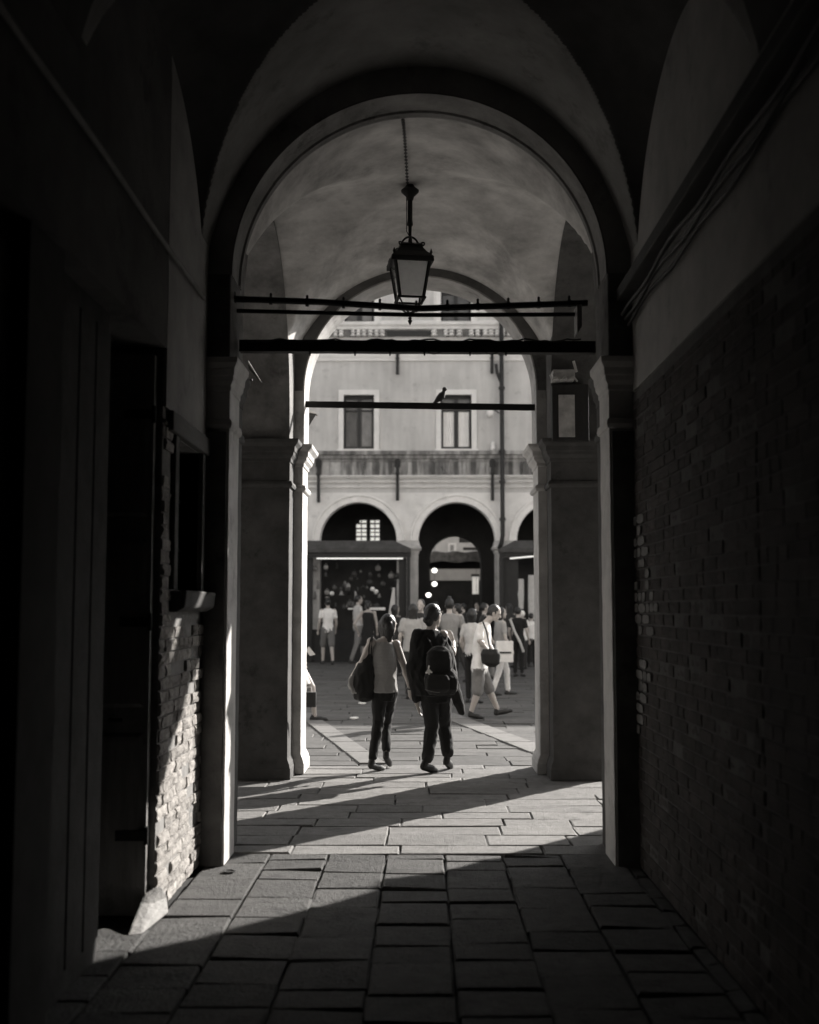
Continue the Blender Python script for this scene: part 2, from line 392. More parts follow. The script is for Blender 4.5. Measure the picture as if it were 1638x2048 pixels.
# waistband and bra strap give the back some detail
# white blouse sleeve on the lit left shoulder and bracelets
mb = MB(); q = W['wrR']; mb.tube([q+Vector((.030*cos(t), .030*sin(t), .012*sin(t))) for t in [2*pi*i/14 for i in range(15)]], .006, 6); mb.build('bracelet', M('bracelet', .04, .1, 5, .3), w1, smooth=True)
bag = thing('shoulder_bag', 'large dark slouchy bag slung from the left shoulder of the woman in the tank top', 'bag')
mb = MB(); c = P(722,1366,11.46)
mb.loft([(P(731,1403,11.46), (1,0,0), (0,1,0), .055, .04),(P(727,1396,11.46), (1,0,0), (0,1,0), .10, .075),(P(724,1372,11.46), (1,0,0), (0,1,0), .125, .095),(P(728,1345,11.46), (1,0,0), (0,1,0), .105, .085),(P(734,1318,11.46), (1,0,0), (0,1,0), .06, .05),(P(737,1308,11.46), (1,0,0), (0,1,0), .03,.03)], 24)
blob('bag_body', mb, cloth('bag_leather', .025), bag, .008, 3, .012, 14)
mb = MB(); mb.loft([(P(715,1388,11.42),(1,0,0),(0,1,0),.05,.035),(P(704,1372,11.42),(1,0,0),(0,1,0),.045,.04),(P(704,1352,11.42),(1,0,0),(0,1,0),.022,.02)], 16)
blob('side_pocket', mb, cloth('bag_lining', .22), bag, .008, 2, .008, 22)
mb = MB()
for dx, dy in ((0,0),(5,.03)):
    mb.tube([P(737+dx,1312,11.44-dy),P(738+dx,1296,11.42-dy),P(741+dx*.6,1280,11.42-dy),P(744+dx*.4,1272,11.47),P(745+dx*.3,1276,11.56),P(739,1308,11.6)], .008, 6)
mb.build('strap', cloth('bag_strap', .03), bag)

# woman in the shawl
w2, W = figure('woman in a black shawl walking away with a backpack, short hair sunlit from the right', 11.4,
  dict(head=(867,1231,.02), neck=(862,1257), shL=(836,1270,-.02), shR=(886,1270,.05), elL=(829,1335,-.04), wrL=(834,1408,-.02), fiL=(840,1432,.0), elR=(905,1306,.10), wrR=(906,1284,.30), fiR=(902,1272,.33),
       hipL=(858,1386,-.01), hipR=(884,1386,.02), knL=(864,1452,-.02), knR=(888,1449,.20), anL=(855,1519,-.10), anR=(896,1508,.10), heL=(847,1539,-.12), toL=(871,1545,-.02), heR=(893,1529,.10), toR=(902,1538,.26)),
  (.60,.78,-.10), 'shawl', dark, 'wide', M('dark_trousers', .022, .2, 10, .85, .4, 80, vscale=(1,1,.2)), 'bun', shoem=M('dark_shoe2', .015, .2, 10, .4), s=1.0, vox=.0078)
bp = thing('backpack', 'small black backpack with rounded pocket worn over the black shawl', 'backpack')
mb = MB()
X1, F1 = (1,0,0), (0,1,0)
mb.loft([(P(878,1346,11.22),X1,F1,.09,.05),(P(878,1341,11.19),X1,F1,.118,.07),(P(878,1318,11.17),X1,F1,.124,.08),(P(878,1302,11.19),X1,F1,.105,.065),(P(878,1293,11.22),X1,F1,.06,.04)], 28, 2.6)
mb.loft([(P(884,1389,11.22),X1,F1,.12,.06),(P(883,1378,11.18),X1,F1,.160,.085),(P(882,1356,11.17),X1,F1,.165,.09),(P(881,1342,11.20),X1,F1,.13,.07)], 28, 2.6)
blob('pack_body', mb, cloth('pack_nylon', .02), bp, .008, 4, .004, 18)
mb = MB(); mb.loft([(P(876,1384,11.09),X1,F1,.085,.03),(P(876,1378,11.08),X1,F1,.11,.04),(P(876,1360,11.08),X1,F1,.115,.04),(P(876,1350,11.10),X1,F1,.09,.02)], 24, 2.6)
blob('front_pocket', mb, cloth('pack_nylon2', .028), bp, .008, 3, .003, 18)
mb = MB(); mb.tube([P(853+49*(i/12), 1316-24*sin(pi*(.12+.75*i/12)), 11.085-.0*i) for i in range(13)], .0035, 6)
mb.build('zip', M('zip_metal', .2, .1, 10, .35, 0, metal=.6), bp); mb = MB()
mb.tube([P(850+30*(i/8), 1379+6*sin(pi*.5*i/8), 11.03) for i in range(9)], .0035, 6)
mb.build('zip', M('zip_metal', .2, .1, 10, .35, 0, metal=.6), bp)
mb = MB()
for sg in (-1, 1):
    mb.tube([P(877+sg*11,1300,11.2),P(877+sg*16,1284,11.24),P(873+sg*21,1272,11.36),P(873+sg*21,1278,11.5)], .007, 6)
mb.build('strap', cloth('pack_strap', .02), bp)
mb = MB()
for ang, L in ((-.5, .045), (.1, .05), (.7, .045), (3.0, .03)):
    c = P(857,1338,11.03); mb.cap(c, .007, c+Vector((sin(ang)*L, -.01, -cos(ang)*L*.9)), .010, 8)
blob('tied_cloth', mb, white_c, bp, .006, 1)
jk = MB()
jk.cap(P(899,1330,11.42), .045, P(906,1372,11.38), .055); jk.cap(P(906,1368,11.38), .058, P(916,1404,11.36), .050); jk.cap(P(915,1402,11.36), .050, P(924,1424,11.36), .036); jk.cap(P(893,1338,11.2), .03, P(905,1350,11.35), .045)
jk = blob('jacket', jk, cloth('jacket_cloth', .03), None, .008, 3, .012, 16)
tag(jk, 'dark jacket tied round the waist of the woman in the shawl, hanging to her right', 'jacket')

# man in the white polo shirt
m1, W = figure('man in white shirt and grey shorts striding right, looking down at his camera bag', 16.8,
  dict(head=(989,1226,.0), neck=(976,1242), shL=(974,1252,.16), shR=(961,1252,-.14), elL=(975,1282,.26), wrL=(985,1300,.18), elR=(959,1282,-.24), wrR=(977,1302,-.18), fiR=(984,1310,-.14), fiL=(990,1308,.1),
       hipL=(960,1335,.09), hipR=(957,1335,-.09), knL=(979,1381,.10), knR=(955,1385,-.10), anL=(994,1416,.10), anR=(943,1421,-.08), heL=(992,1430,.10), toL=(1022,1424,.14), heR=(940,1434,-.08), toR=(964,1438,-.06)),
  (.95,-.1,-.38), 'tshirt', white_c, 'shorts', cloth('grey_shorts', .20), 'short', s=1.02, vox=.010, hw=1.3, sleeve=.8)
cb = MB(); cb.loft([(P(984,1334,16.5),X1,F1,.05,.04),(P(982,1326,16.5),X1,F1,.13,.09),(P(981,1308,16.5),X1,F1,.14,.10),(P(980,1298,16.5),X1,F1,.10,.07)], 20, 3)
cb = blob('camera_bag', cb, cloth('camera_bag_cloth', .02), None, .010, 2, .004, 20)
tag(cb, 'black camera bag held in front by the striding man in white', 'bag')
mb = MB(); mb.tube([P(966,1244,16.58),P(973,1262,16.48),P(980,1298,16.44)], .012, 6); mb.build('strap', cloth('camera_strap', .02), cb)

def stander(px, Y, hpx, label, top='tshirt', topm=None, bottom='trousers', botm=None, hair='short', wid=1.0, step=.0, armout=0.0, turn=0.0, face=None, **kw):
    """simple standing or strolling figure: px centre, hpx pixel row of the head top, feet on the ground"""
    gz = 0.0
    topz = P(px, hpx, Y).z; H = topz; s = H/1.70; base = P(px, 1215, Y); X0 = base.x
    ca, sa_ = cos(turn), sin(turn)
    def q(x, y, z): return Vector((X0+(x*ca-y*sa_)*s, Y+(x*sa_+y*ca)*s, z*s))
    W = dict(head=q(0,.02,1.585), neck=q(0,0,1.46), shL=q(-.165*wid,0,1.385), shR=q(.165*wid,0,1.385), elL=q(-.235*wid-armout,-.03,1.10), elR=q(.225*wid,.02,1.09), wrL=q(-.235*wid-armout*.2,.09,.86), wrR=q(.23*wid,.13,.88),
             hipL=q(-.085,0,.90), hipR=q(.085,0,.90), knL=q(-.09,step*.6,.48), knR=q(.09,-step*.25,.48), anL=q(-.09,step*.7,.085), anR=q(.09,-step*.8,.10), heL=q(-.09,step*.7-.04,0), toL=q(-.10,step*.7+.17,0), heR=q(.09,-step*.8-.04,.02), toR=q(.10,-step*.8+.16,0))
    f = face or (-sa_, ca, 0)
    return figure_w(label, W, f, top, topm, bottom, botm, hair, s=s, **kw)
def figure_w(label, W, face, *a, **kw):
    global V3
    old = V3
    try:
        V3 = lambda t, Y: t
        return figure(label, 0, W, face, *a, **kw)
    finally: V3 = old
kw = dict(vox=.013, build_hands=False)
stander(899, 20.5, 1197, 'tall person in a grey T-shirt seen from behind, just right of the shawl woman', topm=cloth('mid_grey_shirt', .26), botm=dark, wid=1.12, hair='topknot', **kw)
stander(944, 19.5, 1217, 'person in pale shirt and dark trousers behind the man in white', topm=pale_c, botm=dark, wid=1.0, turn=-.7, hair='bob', **kw)
stander(826, 20.5, 1207, 'person with long dark hair and pale loose T-shirt, back turned, between the two women', top='loose', topm=cloth('light_shirt', .38), botm=dark2, hair='long', **kw)
stander(842, 22.5, 1198, 'dark haired person whose lit face shows beside the long haired one', topm=dark2, botm=dark, hair='short', turn=pi*.9, **kw)
stander(1001, 21.3, 1214, 'person in striped top and white trousers behind the striding man, carrying a white box', topm=cloth('striped_top', .34), botm=white_c, hair='bob', turn=-1.3, step=.25, **kw)
mb = MB(); a = P(1008,1284,20.9)
mb.rings([[(a.x-.15,20.8,z),(a.x+.16,20.8,z),(a.x+.15,20.88,z),(a.x-.15,20.88,z)] for z in (a.z-.36, a.z+.02)])
cbx = tag(mb.build('paper_box', white_c, bevel=.01), 'pale paper carrier box held behind the striding man', 'box')
mb = MB(); mb.box(a.x-.10, a.x+.12, 20.785, 20.797, a.z-.20, a.z-.17); mb.build('print_band', dark2, cbx)
stander(1036, 27.0, 1214, 'dark dressed person with a pale strap across the body near the right jamb', topm=dark, botm=dark, hair='short', turn=-.5, **kw)
mb = MB(); mb.tube([P(1020,1238,26.7),P(1030,1265,26.65),P(1040,1284,26.6),P(1047,1304,26.6)], .028, 8)
tag(mb.build('umbrella', pale_c), 'furled pale umbrella held slanting by the dark dressed person', 'umbrella')
stander(1044, 30.0, 1221, 'person in white shirt and white cap near the right jamb', topm=white_c, botm=dark2, hair='cap', hairm=white_c, armout=.1, turn=.5, **kw)
stander(1062, 31.5, 1226, 'person in white shirt half hidden by the right jamb', topm=white_c, botm=dark, turn=-.3, **kw)
stander(656, 32.6, 1197, 'far pedestrian in white T-shirt and grey shorts, leftmost in the shade', topm=white_c, bottom='shorts', botm=cloth('grey_shorts2', .16), step=.25, turn=.3, **kw)
stander(736, 31.5, 1201, 'far woman in a dark dress with bare shoulders, hand on hip, back turned', top='tank', topm=dark, bottom='skirt', botm=dark, hair='bun', armout=.12, **kw)
stander(716, 33.2, 1190, 'far pale dressed pedestrian just left of the woman in the dark dress', topm=pale_c, botm=grey_c, hair='short', step=.25, turn=-1.2, **kw)
for i, (px, Y, hp, lab) in enumerate(((872, 33.5, 1203, 'dim figure under the middle arch, behind the shawl woman'), (927, 34.0, 1206, 'dim figure under the middle arch, right of the tall grey shirt'), (955, 35.6, 1205, 'dim figure at the right side of the middle arch'))):
    stander(px, Y, hp, lab, topm=dark2, botm=dark, turn=i*1.3, group='dim figures in the far arcade', **kw)
for px, Y, hp, lab, tm, bm2, hr, tn, st in (
    (790, 27.0, 1209, 'person in dark clothes walking between the two women in the distance', dark2, dark, 'bob', -.9, .3),
    (915, 25.0, 1207, 'dark haired person in black right of the tall grey shirt', dark, dark2, 'bun', 1.0, .3),
    (968, 26.0, 1206, 'person in dark top behind the head of the man in white', dark2, grey_c, 'short', -1.4, .3),
    (1018, 31.0, 1207, 'distant person in dark grey left of the white cap', dark2, dark, 'long', .6, .15)):
    stander(px, Y, hp, lab, topm=tm, botm=bm2, hair=hr, turn=tn, step=st, **kw)
# man cut off by the left jamb
stander(589, 16.4, 1206, 'sunlit person half hidden by the left jamb, stepping right with a paper in hand', top='long', topm=white_c, bottom='skirt', botm=cloth('light_coat', .5), turn=-pi/2, step=.42, hair='short', vox=.012)
mb = MB()
mb.rings([[P(x_, y_, 16.15+o) for x_, y_ in ((611,1300),(618,1293),(631,1309),(620,1312))] for o in (0, .012)])
tag(mb.build('folded_map', M('map_paper', .6, .1, 10, .8, .1)), 'folded sheet of paper held out by the person at the left jamb', 'paper')
mb = MB(); mb.loft([(P(618,1414,16.2),X1,F1,.10,.05),(P(617,1384,16.2),X1,F1,.11,.055)], 20, 6); hb_ = mb.build('carrier_bag', cloth('black_carrier', .02), bevel=.004)
tag(hb_, 'black square carrier bag hanging beside the left jamb', 'bag')
mb = MB(); mb.tube([P(612,1384,16.2),P(613,1374,16.2),P(622,1374,16.2),P(624,1384,16.2)], .006, 6); mb.build('handle', white_c, hb_)

# ============================================================ PIGEONS
def pigeon(label, px, py, Y, sc, mirror=1):
    """px,py: where the feet stand"""
    c = P(px, py, Y); k = .0050*sc
    def q(dx, dz, dy=0): return c+Vector((dx*k*mirror, dy*k, dz*k))
    b = MB()
    b.loft([(q(-20,1), (.6,0,.8), (0,1,0), 1.2*k, 3*k),(q(-12,7), (.6,0,-.8), (0,1,0), 3*k, 4.5*k),(q(-4,14), (.6,0,-.8), (0,1,0), 7.2*k, 7*k),(q(2,20), (.7,0,-.7), (0,1,0), 8.2*k, 7*k),(q(5,26), (.9,0,-.4), (0,1,0), 4.6*k, 4.5*k),(q(6,31), (1,0,0), (0,1,0), 3.2*k, 3.2*k)], 16)
    b.ell(q(7.5,33.5), (5.0*k, 4.2*k, 4.6*k)); b.cap(q(10,33.5), 1.3*k, q(13.5,32), .5*k, 8)
    b.cap(q(2,10,-2), 1.8*k, q(3,5,-2), 1.3*k, 6); b.cap(q(0,10,2), 1.8*k, q(0,5,2), 1.3*k, 6)
    r = blob('pigeon', b, M('pigeon_feather', .06, .4, 40, .6, .3), None, .004, 2)
    tag(r, label, 'pigeon')
    b = MB()
    for sy in (-1, 1): b.loft([(q(-17,3,sy*3), (.6,0,-.8), (0,1,0), 1*k, 1*k),(q(-8,10,sy*5), (.6,0,-.8), (0,1,0), 4*k, 1.6*k),(q(0,18,sy*5.6), (.6,0,-.8), (0,1,0), 5.6*k, 2*k),(q(4,23,sy*4.5), (.8,0,-.6), (0,1,0), 2.5*k, 1.5*k)], 12)
    blob('wing', b, M('wing_feather', .035, .4, 40, .6, .3), r, .004, 1)
    return r
pigeon('dark pigeon perched on the iron bar across the far arch', 882, 810.5, 11.45, .98)
pigeon('dark pigeon resting on the ledge over the middle arch of the far facade', 888, 951, 34.1, 1.5, -1)

bpy.data.scenes.remove(TMP)
# ============================================================ GROUND
g = MB(); g.box(-120, 120, -60, 160, -.3, -.03)
struct(g.build('ground', mortar()))
def stones(mb, x0, x1, y0, y1, rowd, lend, along='x', jit=.003, gap=.012, ok=None):
    """loose-laid flags; along = direction of the continuous joints"""
    a0, a1, b0, b1 = (x0, x1, y0, y1) if along == 'x' else (y0, y1, x0, x1)
    b = b0
    while b < b1-.05:
        d = min(random.uniform(*rowd), b1-b)
        if b1-b-d < rowd[0]*.5: d = b1-b
        a = a0-random.uniform(0, lend[0])
        while a < a1:
            L = random.uniform(*lend); aa = max(a, a0); ab = min(a+L, a1)
            if ab-aa > .06:
                q0, q1, r0, r1 = aa+gap*random.uniform(.3,.8), ab-gap*random.uniform(.3,.8), b+gap*random.uniform(.2,.7), b+d-gap*random.uniform(.2,.7)
                if along == 'y': X0, X1, Y0, Y1 = r0, r1, q0, q1
                else: X0, X1, Y0, Y1 = q0, q1, r0, r1
                if ok is None or ok((X0+X1)/2, (Y0+Y1)/2):
                    h = random.uniform(-jit, jit); tx = random.uniform(-.6,.6)*jit; ty = random.uniform(-1,1)*jit
                    e = .009
                    def jz(): return random.uniform(-.35,.35)*jit-(random.random() < .10)*.006
                    def jx(): return random.uniform(-.006,.006)
                    top = [(X0+e,Y0+e,h-tx-ty+jz()),(X1-e,Y0+e,h+tx-ty+jz()),(X1-e,Y1-e,h+tx+ty+jz()),(X0+e,Y1-e,h-tx+ty+jz())]
                    mid = [(X0+jx(),Y0+jx(),h-.007),(X1+jx(),Y0+jx(),h-.007),(X1+jx(),Y1+jx(),h-.007),(X0+jx(),Y1+jx(),h-.007)]
                    bot = [(p[0],p[1],-.05) for p in mid]
                    mb.rings([bot, mid, top])
            a += L
        b += d
pv = MB()
# corridor: continuous joints run away from the camera
x = -1.34
while x < 1.33:
    wd = .375
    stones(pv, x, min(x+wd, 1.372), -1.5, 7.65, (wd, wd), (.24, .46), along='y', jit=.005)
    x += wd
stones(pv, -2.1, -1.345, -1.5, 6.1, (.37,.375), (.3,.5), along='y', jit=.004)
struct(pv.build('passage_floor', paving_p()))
pv = MB(); stones(pv, -11, 11, 7.66, 11.85, (.25, .36), (.5, 1.0), jit=.0035, gap=.008)
struct(pv.build('portico_floor', paving()))
pv = MB(); stones(pv, -12, 14, 11.86, 41.0, (.28, .42), (.5, 1.1), jit=.004, gap=.007)
struct(pv.build('street_paving', paving_s()))
# pale stone strips across the street paving
pv = MB()
for (xa, ya, xb, yb, wd) in ((-.62, 11.95, -1.92, 17.6, .27), (1.42, 11.95, .15, 17.6, .34)):
    n = 6
    for k in range(n):
        t0 = k/n+.003; t1 = (k+1)/n-.003
        u0 = xa+(xb-xa)*t0; u1 = xa+(xb-xa)*t1; v0 = ya+(yb-ya)*t0; v1 = ya+(yb-ya)*t1
        pv.rings([[(u0,v0,z),(u0+wd-e,v0,z),(u1+wd-e,v1,z),(u1+e,v1,z)] for z, e in ((-.04,0),(.009,0),(.014,.008))])
struct(pv.build('paving_strip', M('pale_strip', .165, .15, 6, .75, .5, 40, spots=.15)))
# socket hole in the slab by the left pilaster
c = P(460,1747,7.15); mb = MB(); mb.lathe((c.x, 7.12, 0), [(.0045,.035),(.0085,.042),(.009,.03),(.004,.02)], 14); tag(mb.build('drain_ring', iron()), 'small dark iron socket in the slab at the foot of the left pilaster', 'drain')
# litter
for px, py in ((724, 1412), (708, 1442)):
    c = P(px, py, 3680/(py-1215)*1.03); c.z = .01
    mb = MB(); mb.rings([[c+Vector((.06*cos(t)*(1+.3*sin(3*t)), .09*sin(t), z)) for t in [2*pi*i/10 for i in range(10)]] for z in (0, .018)])
    tag(mb.build('crumpled_paper', M('white_paper', .8, .05, 5, .8, .3)), 'scrap of white paper on the paving, %s' % ('farther of the two left of the women' if py == 1412 else 'nearer of the two, at the shadow edge'), 'litter', 'paper scraps on the street')

# ============================================================ NEAR BUILDING
nb = thing('arcaded_building', 'dark vaulted stone building whose arched passage frames the whole view', 'building')
ZS2 = 3.75; R2 = 1.165; Y2a, Y2b = 11.3, 11.75
ops = [(k*PER, R2) for k in range(-4, 5)]
mb = MB(); arch_wall(mb, ops, -16, 26, Y2a, Y2a+.055, 5.7, ZS2); mb.build('inner_face', M('inner_face_shade', .16, .3, 4, .9, .5, 24, spots=.4), nb)  # thin leaf; shade on the inward side is put into its dark colour
mb = MB(); arch_wall(mb, ops, -16, 26, Y2a+.057, Y2b, 12.2, ZS2)
mb.build('outer_wall', M('outer_wall_plaster', .7, .15, 2, .9, .3, 12, spots=.15), nb)
CAPP = [(2.74,.0),(2.745,.022),(2.77,.034),(2.80,.022),(2.805,.0),(2.985,.0),(2.99,.012),(3.02,.012),(3.05,.04),(3.08,.045),(3.085,.055),(3.13,.06),(3.165,.095),(3.20,.10)]
def shaft(base=True, s=0.0):
    p = []
    if base: p += [(0,.035),(.10,.035),(.105,.03),(.14,.022),(.17,.006),(.19,.0)]
    else: p += [(0,0)]
    return [(z, o) for z, o in p]+CAPP
for k in range(-4, 4):
    xc = (k+.5)*PER; hw = PER/2-R2
    near = k in (-1, 0)
    mb = MB(); mb.profile(xc-hw-.006, xc+hw+.006, Y2a-.025, Y2b+.02, shaft())
    mb.build('pier', stone(), nb, bevel=.006 if near else 0)
    # pier of the cross arch, standing against it
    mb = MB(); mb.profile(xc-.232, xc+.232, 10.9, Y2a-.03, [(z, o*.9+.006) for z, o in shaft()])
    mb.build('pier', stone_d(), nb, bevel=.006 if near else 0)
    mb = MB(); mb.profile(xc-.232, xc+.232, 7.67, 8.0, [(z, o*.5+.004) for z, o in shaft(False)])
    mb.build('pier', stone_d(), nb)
for k in range(-4, 5):
    mb = MB(); arch_ring(mb, k*PER, R2, ZS2, [(-.012, Y2a-.004),(.003, Y2a-.004),(.003, Y2a+.02),(.22, Y2b-.02),(.20, Y2b+.05),(.02, Y2b+.05),(-.012, Y2b+.03)])
    for sx in (-1, 1):
        xx = k*PER+sx*(R2+.10); mb.box(xx-.112, xx+.112, Y2a-.004, Y2b+.03, 3.2, ZS2)
    mb.build('archivolt', M('archivolt_stone', .46, .3, 3.5, .8, .5, 28, spots=.4), nb, smooth=False)
aw_ = thing('blocker', 'unseen awning added to cut the sun in the next street arch to the right', 'blocker')  # out of view, added to shade the upper left wall and jamb
mb = MB(); mb.rings([[(PER-R2+.02,11.86,z),(PER+R2-.02,11.86,z),(PER+R2-.02,11.90,z),(PER-R2+.02,11.90,z)] for z in (4.36, 4.88)]); mb.build('cloth', cloth('blocker_cloth', .2), aw_)  # sheet of the added, unseen blocker
mb = MB(); mb.tube([(PER-R2,11.88,4.36),(PER+R2,11.88,4.36)], .035, 10); mb.build('blocker_roller', cloth('blocker_roll', .2), aw_)
# cross arches and groin vaults of the portico
YC, HY = 9.45, 1.45
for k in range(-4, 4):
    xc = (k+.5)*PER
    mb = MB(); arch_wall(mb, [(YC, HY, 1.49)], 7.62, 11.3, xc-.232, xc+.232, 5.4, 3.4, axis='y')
    mb.build('cross_arch', M('cross_arch_stone', .20, .45, 4, .9, .6, 22, spots=.4) if k != 0 else M('shaded_cross_arch', .11, .4, 4, .9, .6, 22, spots=.5), nb)  # right arch gets a darker copy, its shade put into the colour
HX = PER/2-.232
def vault(zfun, x0, x1, y0, y1, nx, ny, top):
    mb = MB(); vs = []; fs = []
    for j in range(ny+1):
        for i in range(nx+1):
            xx = x0+(x1-x0)*i/nx; yy = y0+(y1-y0)*j/ny
            vs.append((xx, yy, zfun(xx, yy)))
    for j in range(ny):
        for i in range(nx):
            a = j*(nx+1)+i; fs.append((a, a+nx+1, a+nx+2, a+1))
    mb.add(vs, fs)
    mb.box(x0, x1, y0, y1, top, top+.3)
    return mb
def pv_z(xc):
    def f(x, y):
        u = (x-xc); bx = (1.6+.17*(1-min(1, ((y-YC)/1.85)**2)))*sqrt(max(0, 1-(u/1.40)**2))
        by = (1.52+.25*(1-(u/HX)**2))*sqrt(max(0, 1-((y-YC)/HY)**2))
        wob = .012*noise.noise((x*1.3, y*1.3, 0))
        # fillet the groin softly
        m = max(bx, by); d = abs(bx-by); k = .025
        if d < k: m += (k-d)**2/(4*k)
        return 3.4+m+wob
    return f
for k in range(-3, 4):
    xc = k*PER; n = 60 if k == 0 else 30
    vault(pv_z(xc), xc-HX, xc+HX, 7.62, 11.3, n, int(n*1.4), 5.4).build('portico_vault', plaster(), nb, smooth=True)
# inner wall with the passage arch
ZS1 = 3.75; R1 = 1.22; Y1a, Y1b = 7.3, 7.64
mb = MB(); arch_wall(mb, [(0, R1)], -16, 26, Y1a, Y1b, 5.5, ZS1)
mb.build('inner_wall', plaster_d(), nb)
for sx in (-1, 1):
    xa, xb = sorted((sx*(R1-.006), sx*(R1+.15)))
    mb = MB(); mb.profile(xa, xb, Y1a-.012, Y1b+.03, [(0,0),(.02,.0)]+[(z, o*.55) for z, o in CAPP])
    mb.build('pilaster', stone(), nb, bevel=.008)
    mb = MB(); xo0, xo1 = sorted((sx*(R1+.012), sx*(R1+.15))); mb.box(xo0, xo1, Y1a-.03, Y1a-.0125, .0, 2.72); mb.build('pilaster_shade_face', M('dark_stone', .13, .4, 4, .9, .5, 22, spots=.4), nb)  # slab added to darken the pilaster front as if in shade
    # broken impost blocks above the capital
    mb = MB(); mb.box(xa+(0 if sx>0 else -.03), xb+(.03 if sx>0 else 0), Y1a-.03, Y1b, 3.2, 3.75)
    mb.build('impost', M('dark_stone', .085), nb, bevel=.01)
mb = MB(); arch_ring(mb, 0, R1, ZS1, [(-.008,Y1a-.004),(-.008,Y1b-.09),(-.022,Y1b-.08),(-.022,Y1b-.05),(-.012,Y1b-.04),(-.018,Y1b-.01),(-.012,Y1b+.02),(.03,Y1b+.04),(.15,Y1b+.04),(.17,Y1b-.02),(.003,Y1b-.1),(.003,Y1a-.004)], 56)
mb.build('archivolt', M('smoked_archivolt_stone', .27, .4, 3.0, .85, .6, 24, spots=.5), nb)
# passage vault and its bays
def cv_z(yc):
    def f(x, y):
        bx = 1.60*sqrt(max(0, 1-(x/1.40)**2))
        by = (1.10+.54*(1-(x/1.40)**2))*sqrt(max(0, 1-((y-yc)/1.3)**2))
        m = max(bx, by); d = abs(bx-by); k = .03
        if d < k: m += (k-d)**2/(4*k)
        return 3.55+m+.012*noise.noise((x*1.3, y*1.3, 5))
    return f
def darken_webs(o, yc):
    # the side webs take a darker plaster than the front web
    o.data.materials.append(M('dark_plaster', .07, .4, 2.0, .95, .4, 10))
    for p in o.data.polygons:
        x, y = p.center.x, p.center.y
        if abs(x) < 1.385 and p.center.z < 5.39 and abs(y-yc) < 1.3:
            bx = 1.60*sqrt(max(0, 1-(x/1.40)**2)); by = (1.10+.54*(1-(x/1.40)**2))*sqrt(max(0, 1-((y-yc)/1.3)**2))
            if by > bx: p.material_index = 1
for yc in (5.8, 2.7, -.4):
    y0, y1 = (yc-1.35, yc+1.5) if yc > 5 else (yc-1.35, yc+1.35)
    vault(cv_z(yc), -1.385, 1.385, y0, y1, *((210, 220) if yc > 2 else (48, 56)), 5.5)  .build('passage_vault', plaster_p(), nb, smooth=True); darken_webs(COL.objects[-1], yc)
    mb = MB(); arch_wall(mb, [(0, 1.395, 1.42)], -1.6, 1.6, yc-1.75, yc-1.35, 5.5, 3.55); mb.build('cross_arch', M('dark_plaster', .07), nb)
# closing mass above and at the back
mb = MB(); mb.box(-16, 26, -4, 11.3, 5.8, 12.15); mb.box(-16, 26, -3.2, -3.0, 0, 5.8); mb.box(-2.4, -2.2, -3, 7.3, 0, 5.8); mb.box(2.2, 2.4, -3, 7.3, 0, 5.8)
mb.box(-16, -15.8, -3, 11.3, 0, 5.8); mb.box(25.8, 26, -3, 11.3, 0, 5.8); mb.box(-2.3, 2.3, -3, -2.2, 5.45, 5.79)
mb.build('upper_storeys', plaster_d(), nb)

# ------------------------------------------------------------ left passage wall
lw = thing('brick_wall', 'crumbling brick and plaster wall left of the passage, sunlit low by the pilaster', 'wall')
def brick_face(mb, xf, sgn, y0, y1, z0, z1, holes=(), rough=.012, fine=True, bh=.068, bl=.25):
    """courses of separate bricks on the plane x=xf, projecting towards sgn"""
    z = z0; row = 0
    while z < z1:
        zt = min(z+bh, z1); y = y0-random.uniform(0, bl)
        while y < y1:
            L = random.choice((bl, bl, bl*.5)); ya = max(y, y0)+.005; yb = min(y+L, y1)-.005; y += L
            if yb-ya < .02: continue
            cy, cz = (ya+yb)/2, (z+zt)/2
            if any(a < cy < b and c < cz < d for a, b, c, d in holes): continue
            pr = random.uniform(0, rough)
            if random.random() < .08: pr -= rough*1.4
            ny, nz = (max(2, int((yb-ya)/.03)), 3) if fine else (1, 1)
            vs = []; za, zb = z+.006, zt-.004
            for j in range(nz+1):
                for i in range(ny+1):
                    yy = ya+(yb-ya)*i/ny; zz = za+(zb-za)*j/nz
                    e = (1 if 0 < i < ny else 0)+(1 if 0 < j < nz else 0)
                    q = pr + (rough*.9*noise.noise((yy*22, zz*30, 3+sgn)) + (e-1)*.0022 if fine else 0)
                    vs.append((xf+sgn*q, yy, zz))
            fs = [(j*(ny+1)+i, j*(ny+1)+i+1, (j+1)*(ny+1)+i+1, (j+1)*(ny+1)+i) for j in range(nz) for i in range(ny)]
            # sides back into the wall
            ringi = [i for i in range(ny+1)]+[(j)*(ny+1)+ny for j in range(1, nz+1)]+[nz*(ny+1)+i for i in range(ny-1, -1, -1)]+[j*(ny+1) for j in range(nz-1, 0, -1)]
            o = len(vs); nr = len(ringi)
            vs += [(xf-sgn*.03, vs[i][1], vs[i][2]) for i in ringi]
            fs += [(ringi[i], ringi[(i+1) % nr], o+(i+1) % nr, o+i) for i in range(nr)]
            mb.add(vs, fs)
        z += bh; row += 1
XL = -1.365
WY0, WY1, WZ0, WZ1 = 6.42, 7.12, 1.70, 2.56
mb = MB()
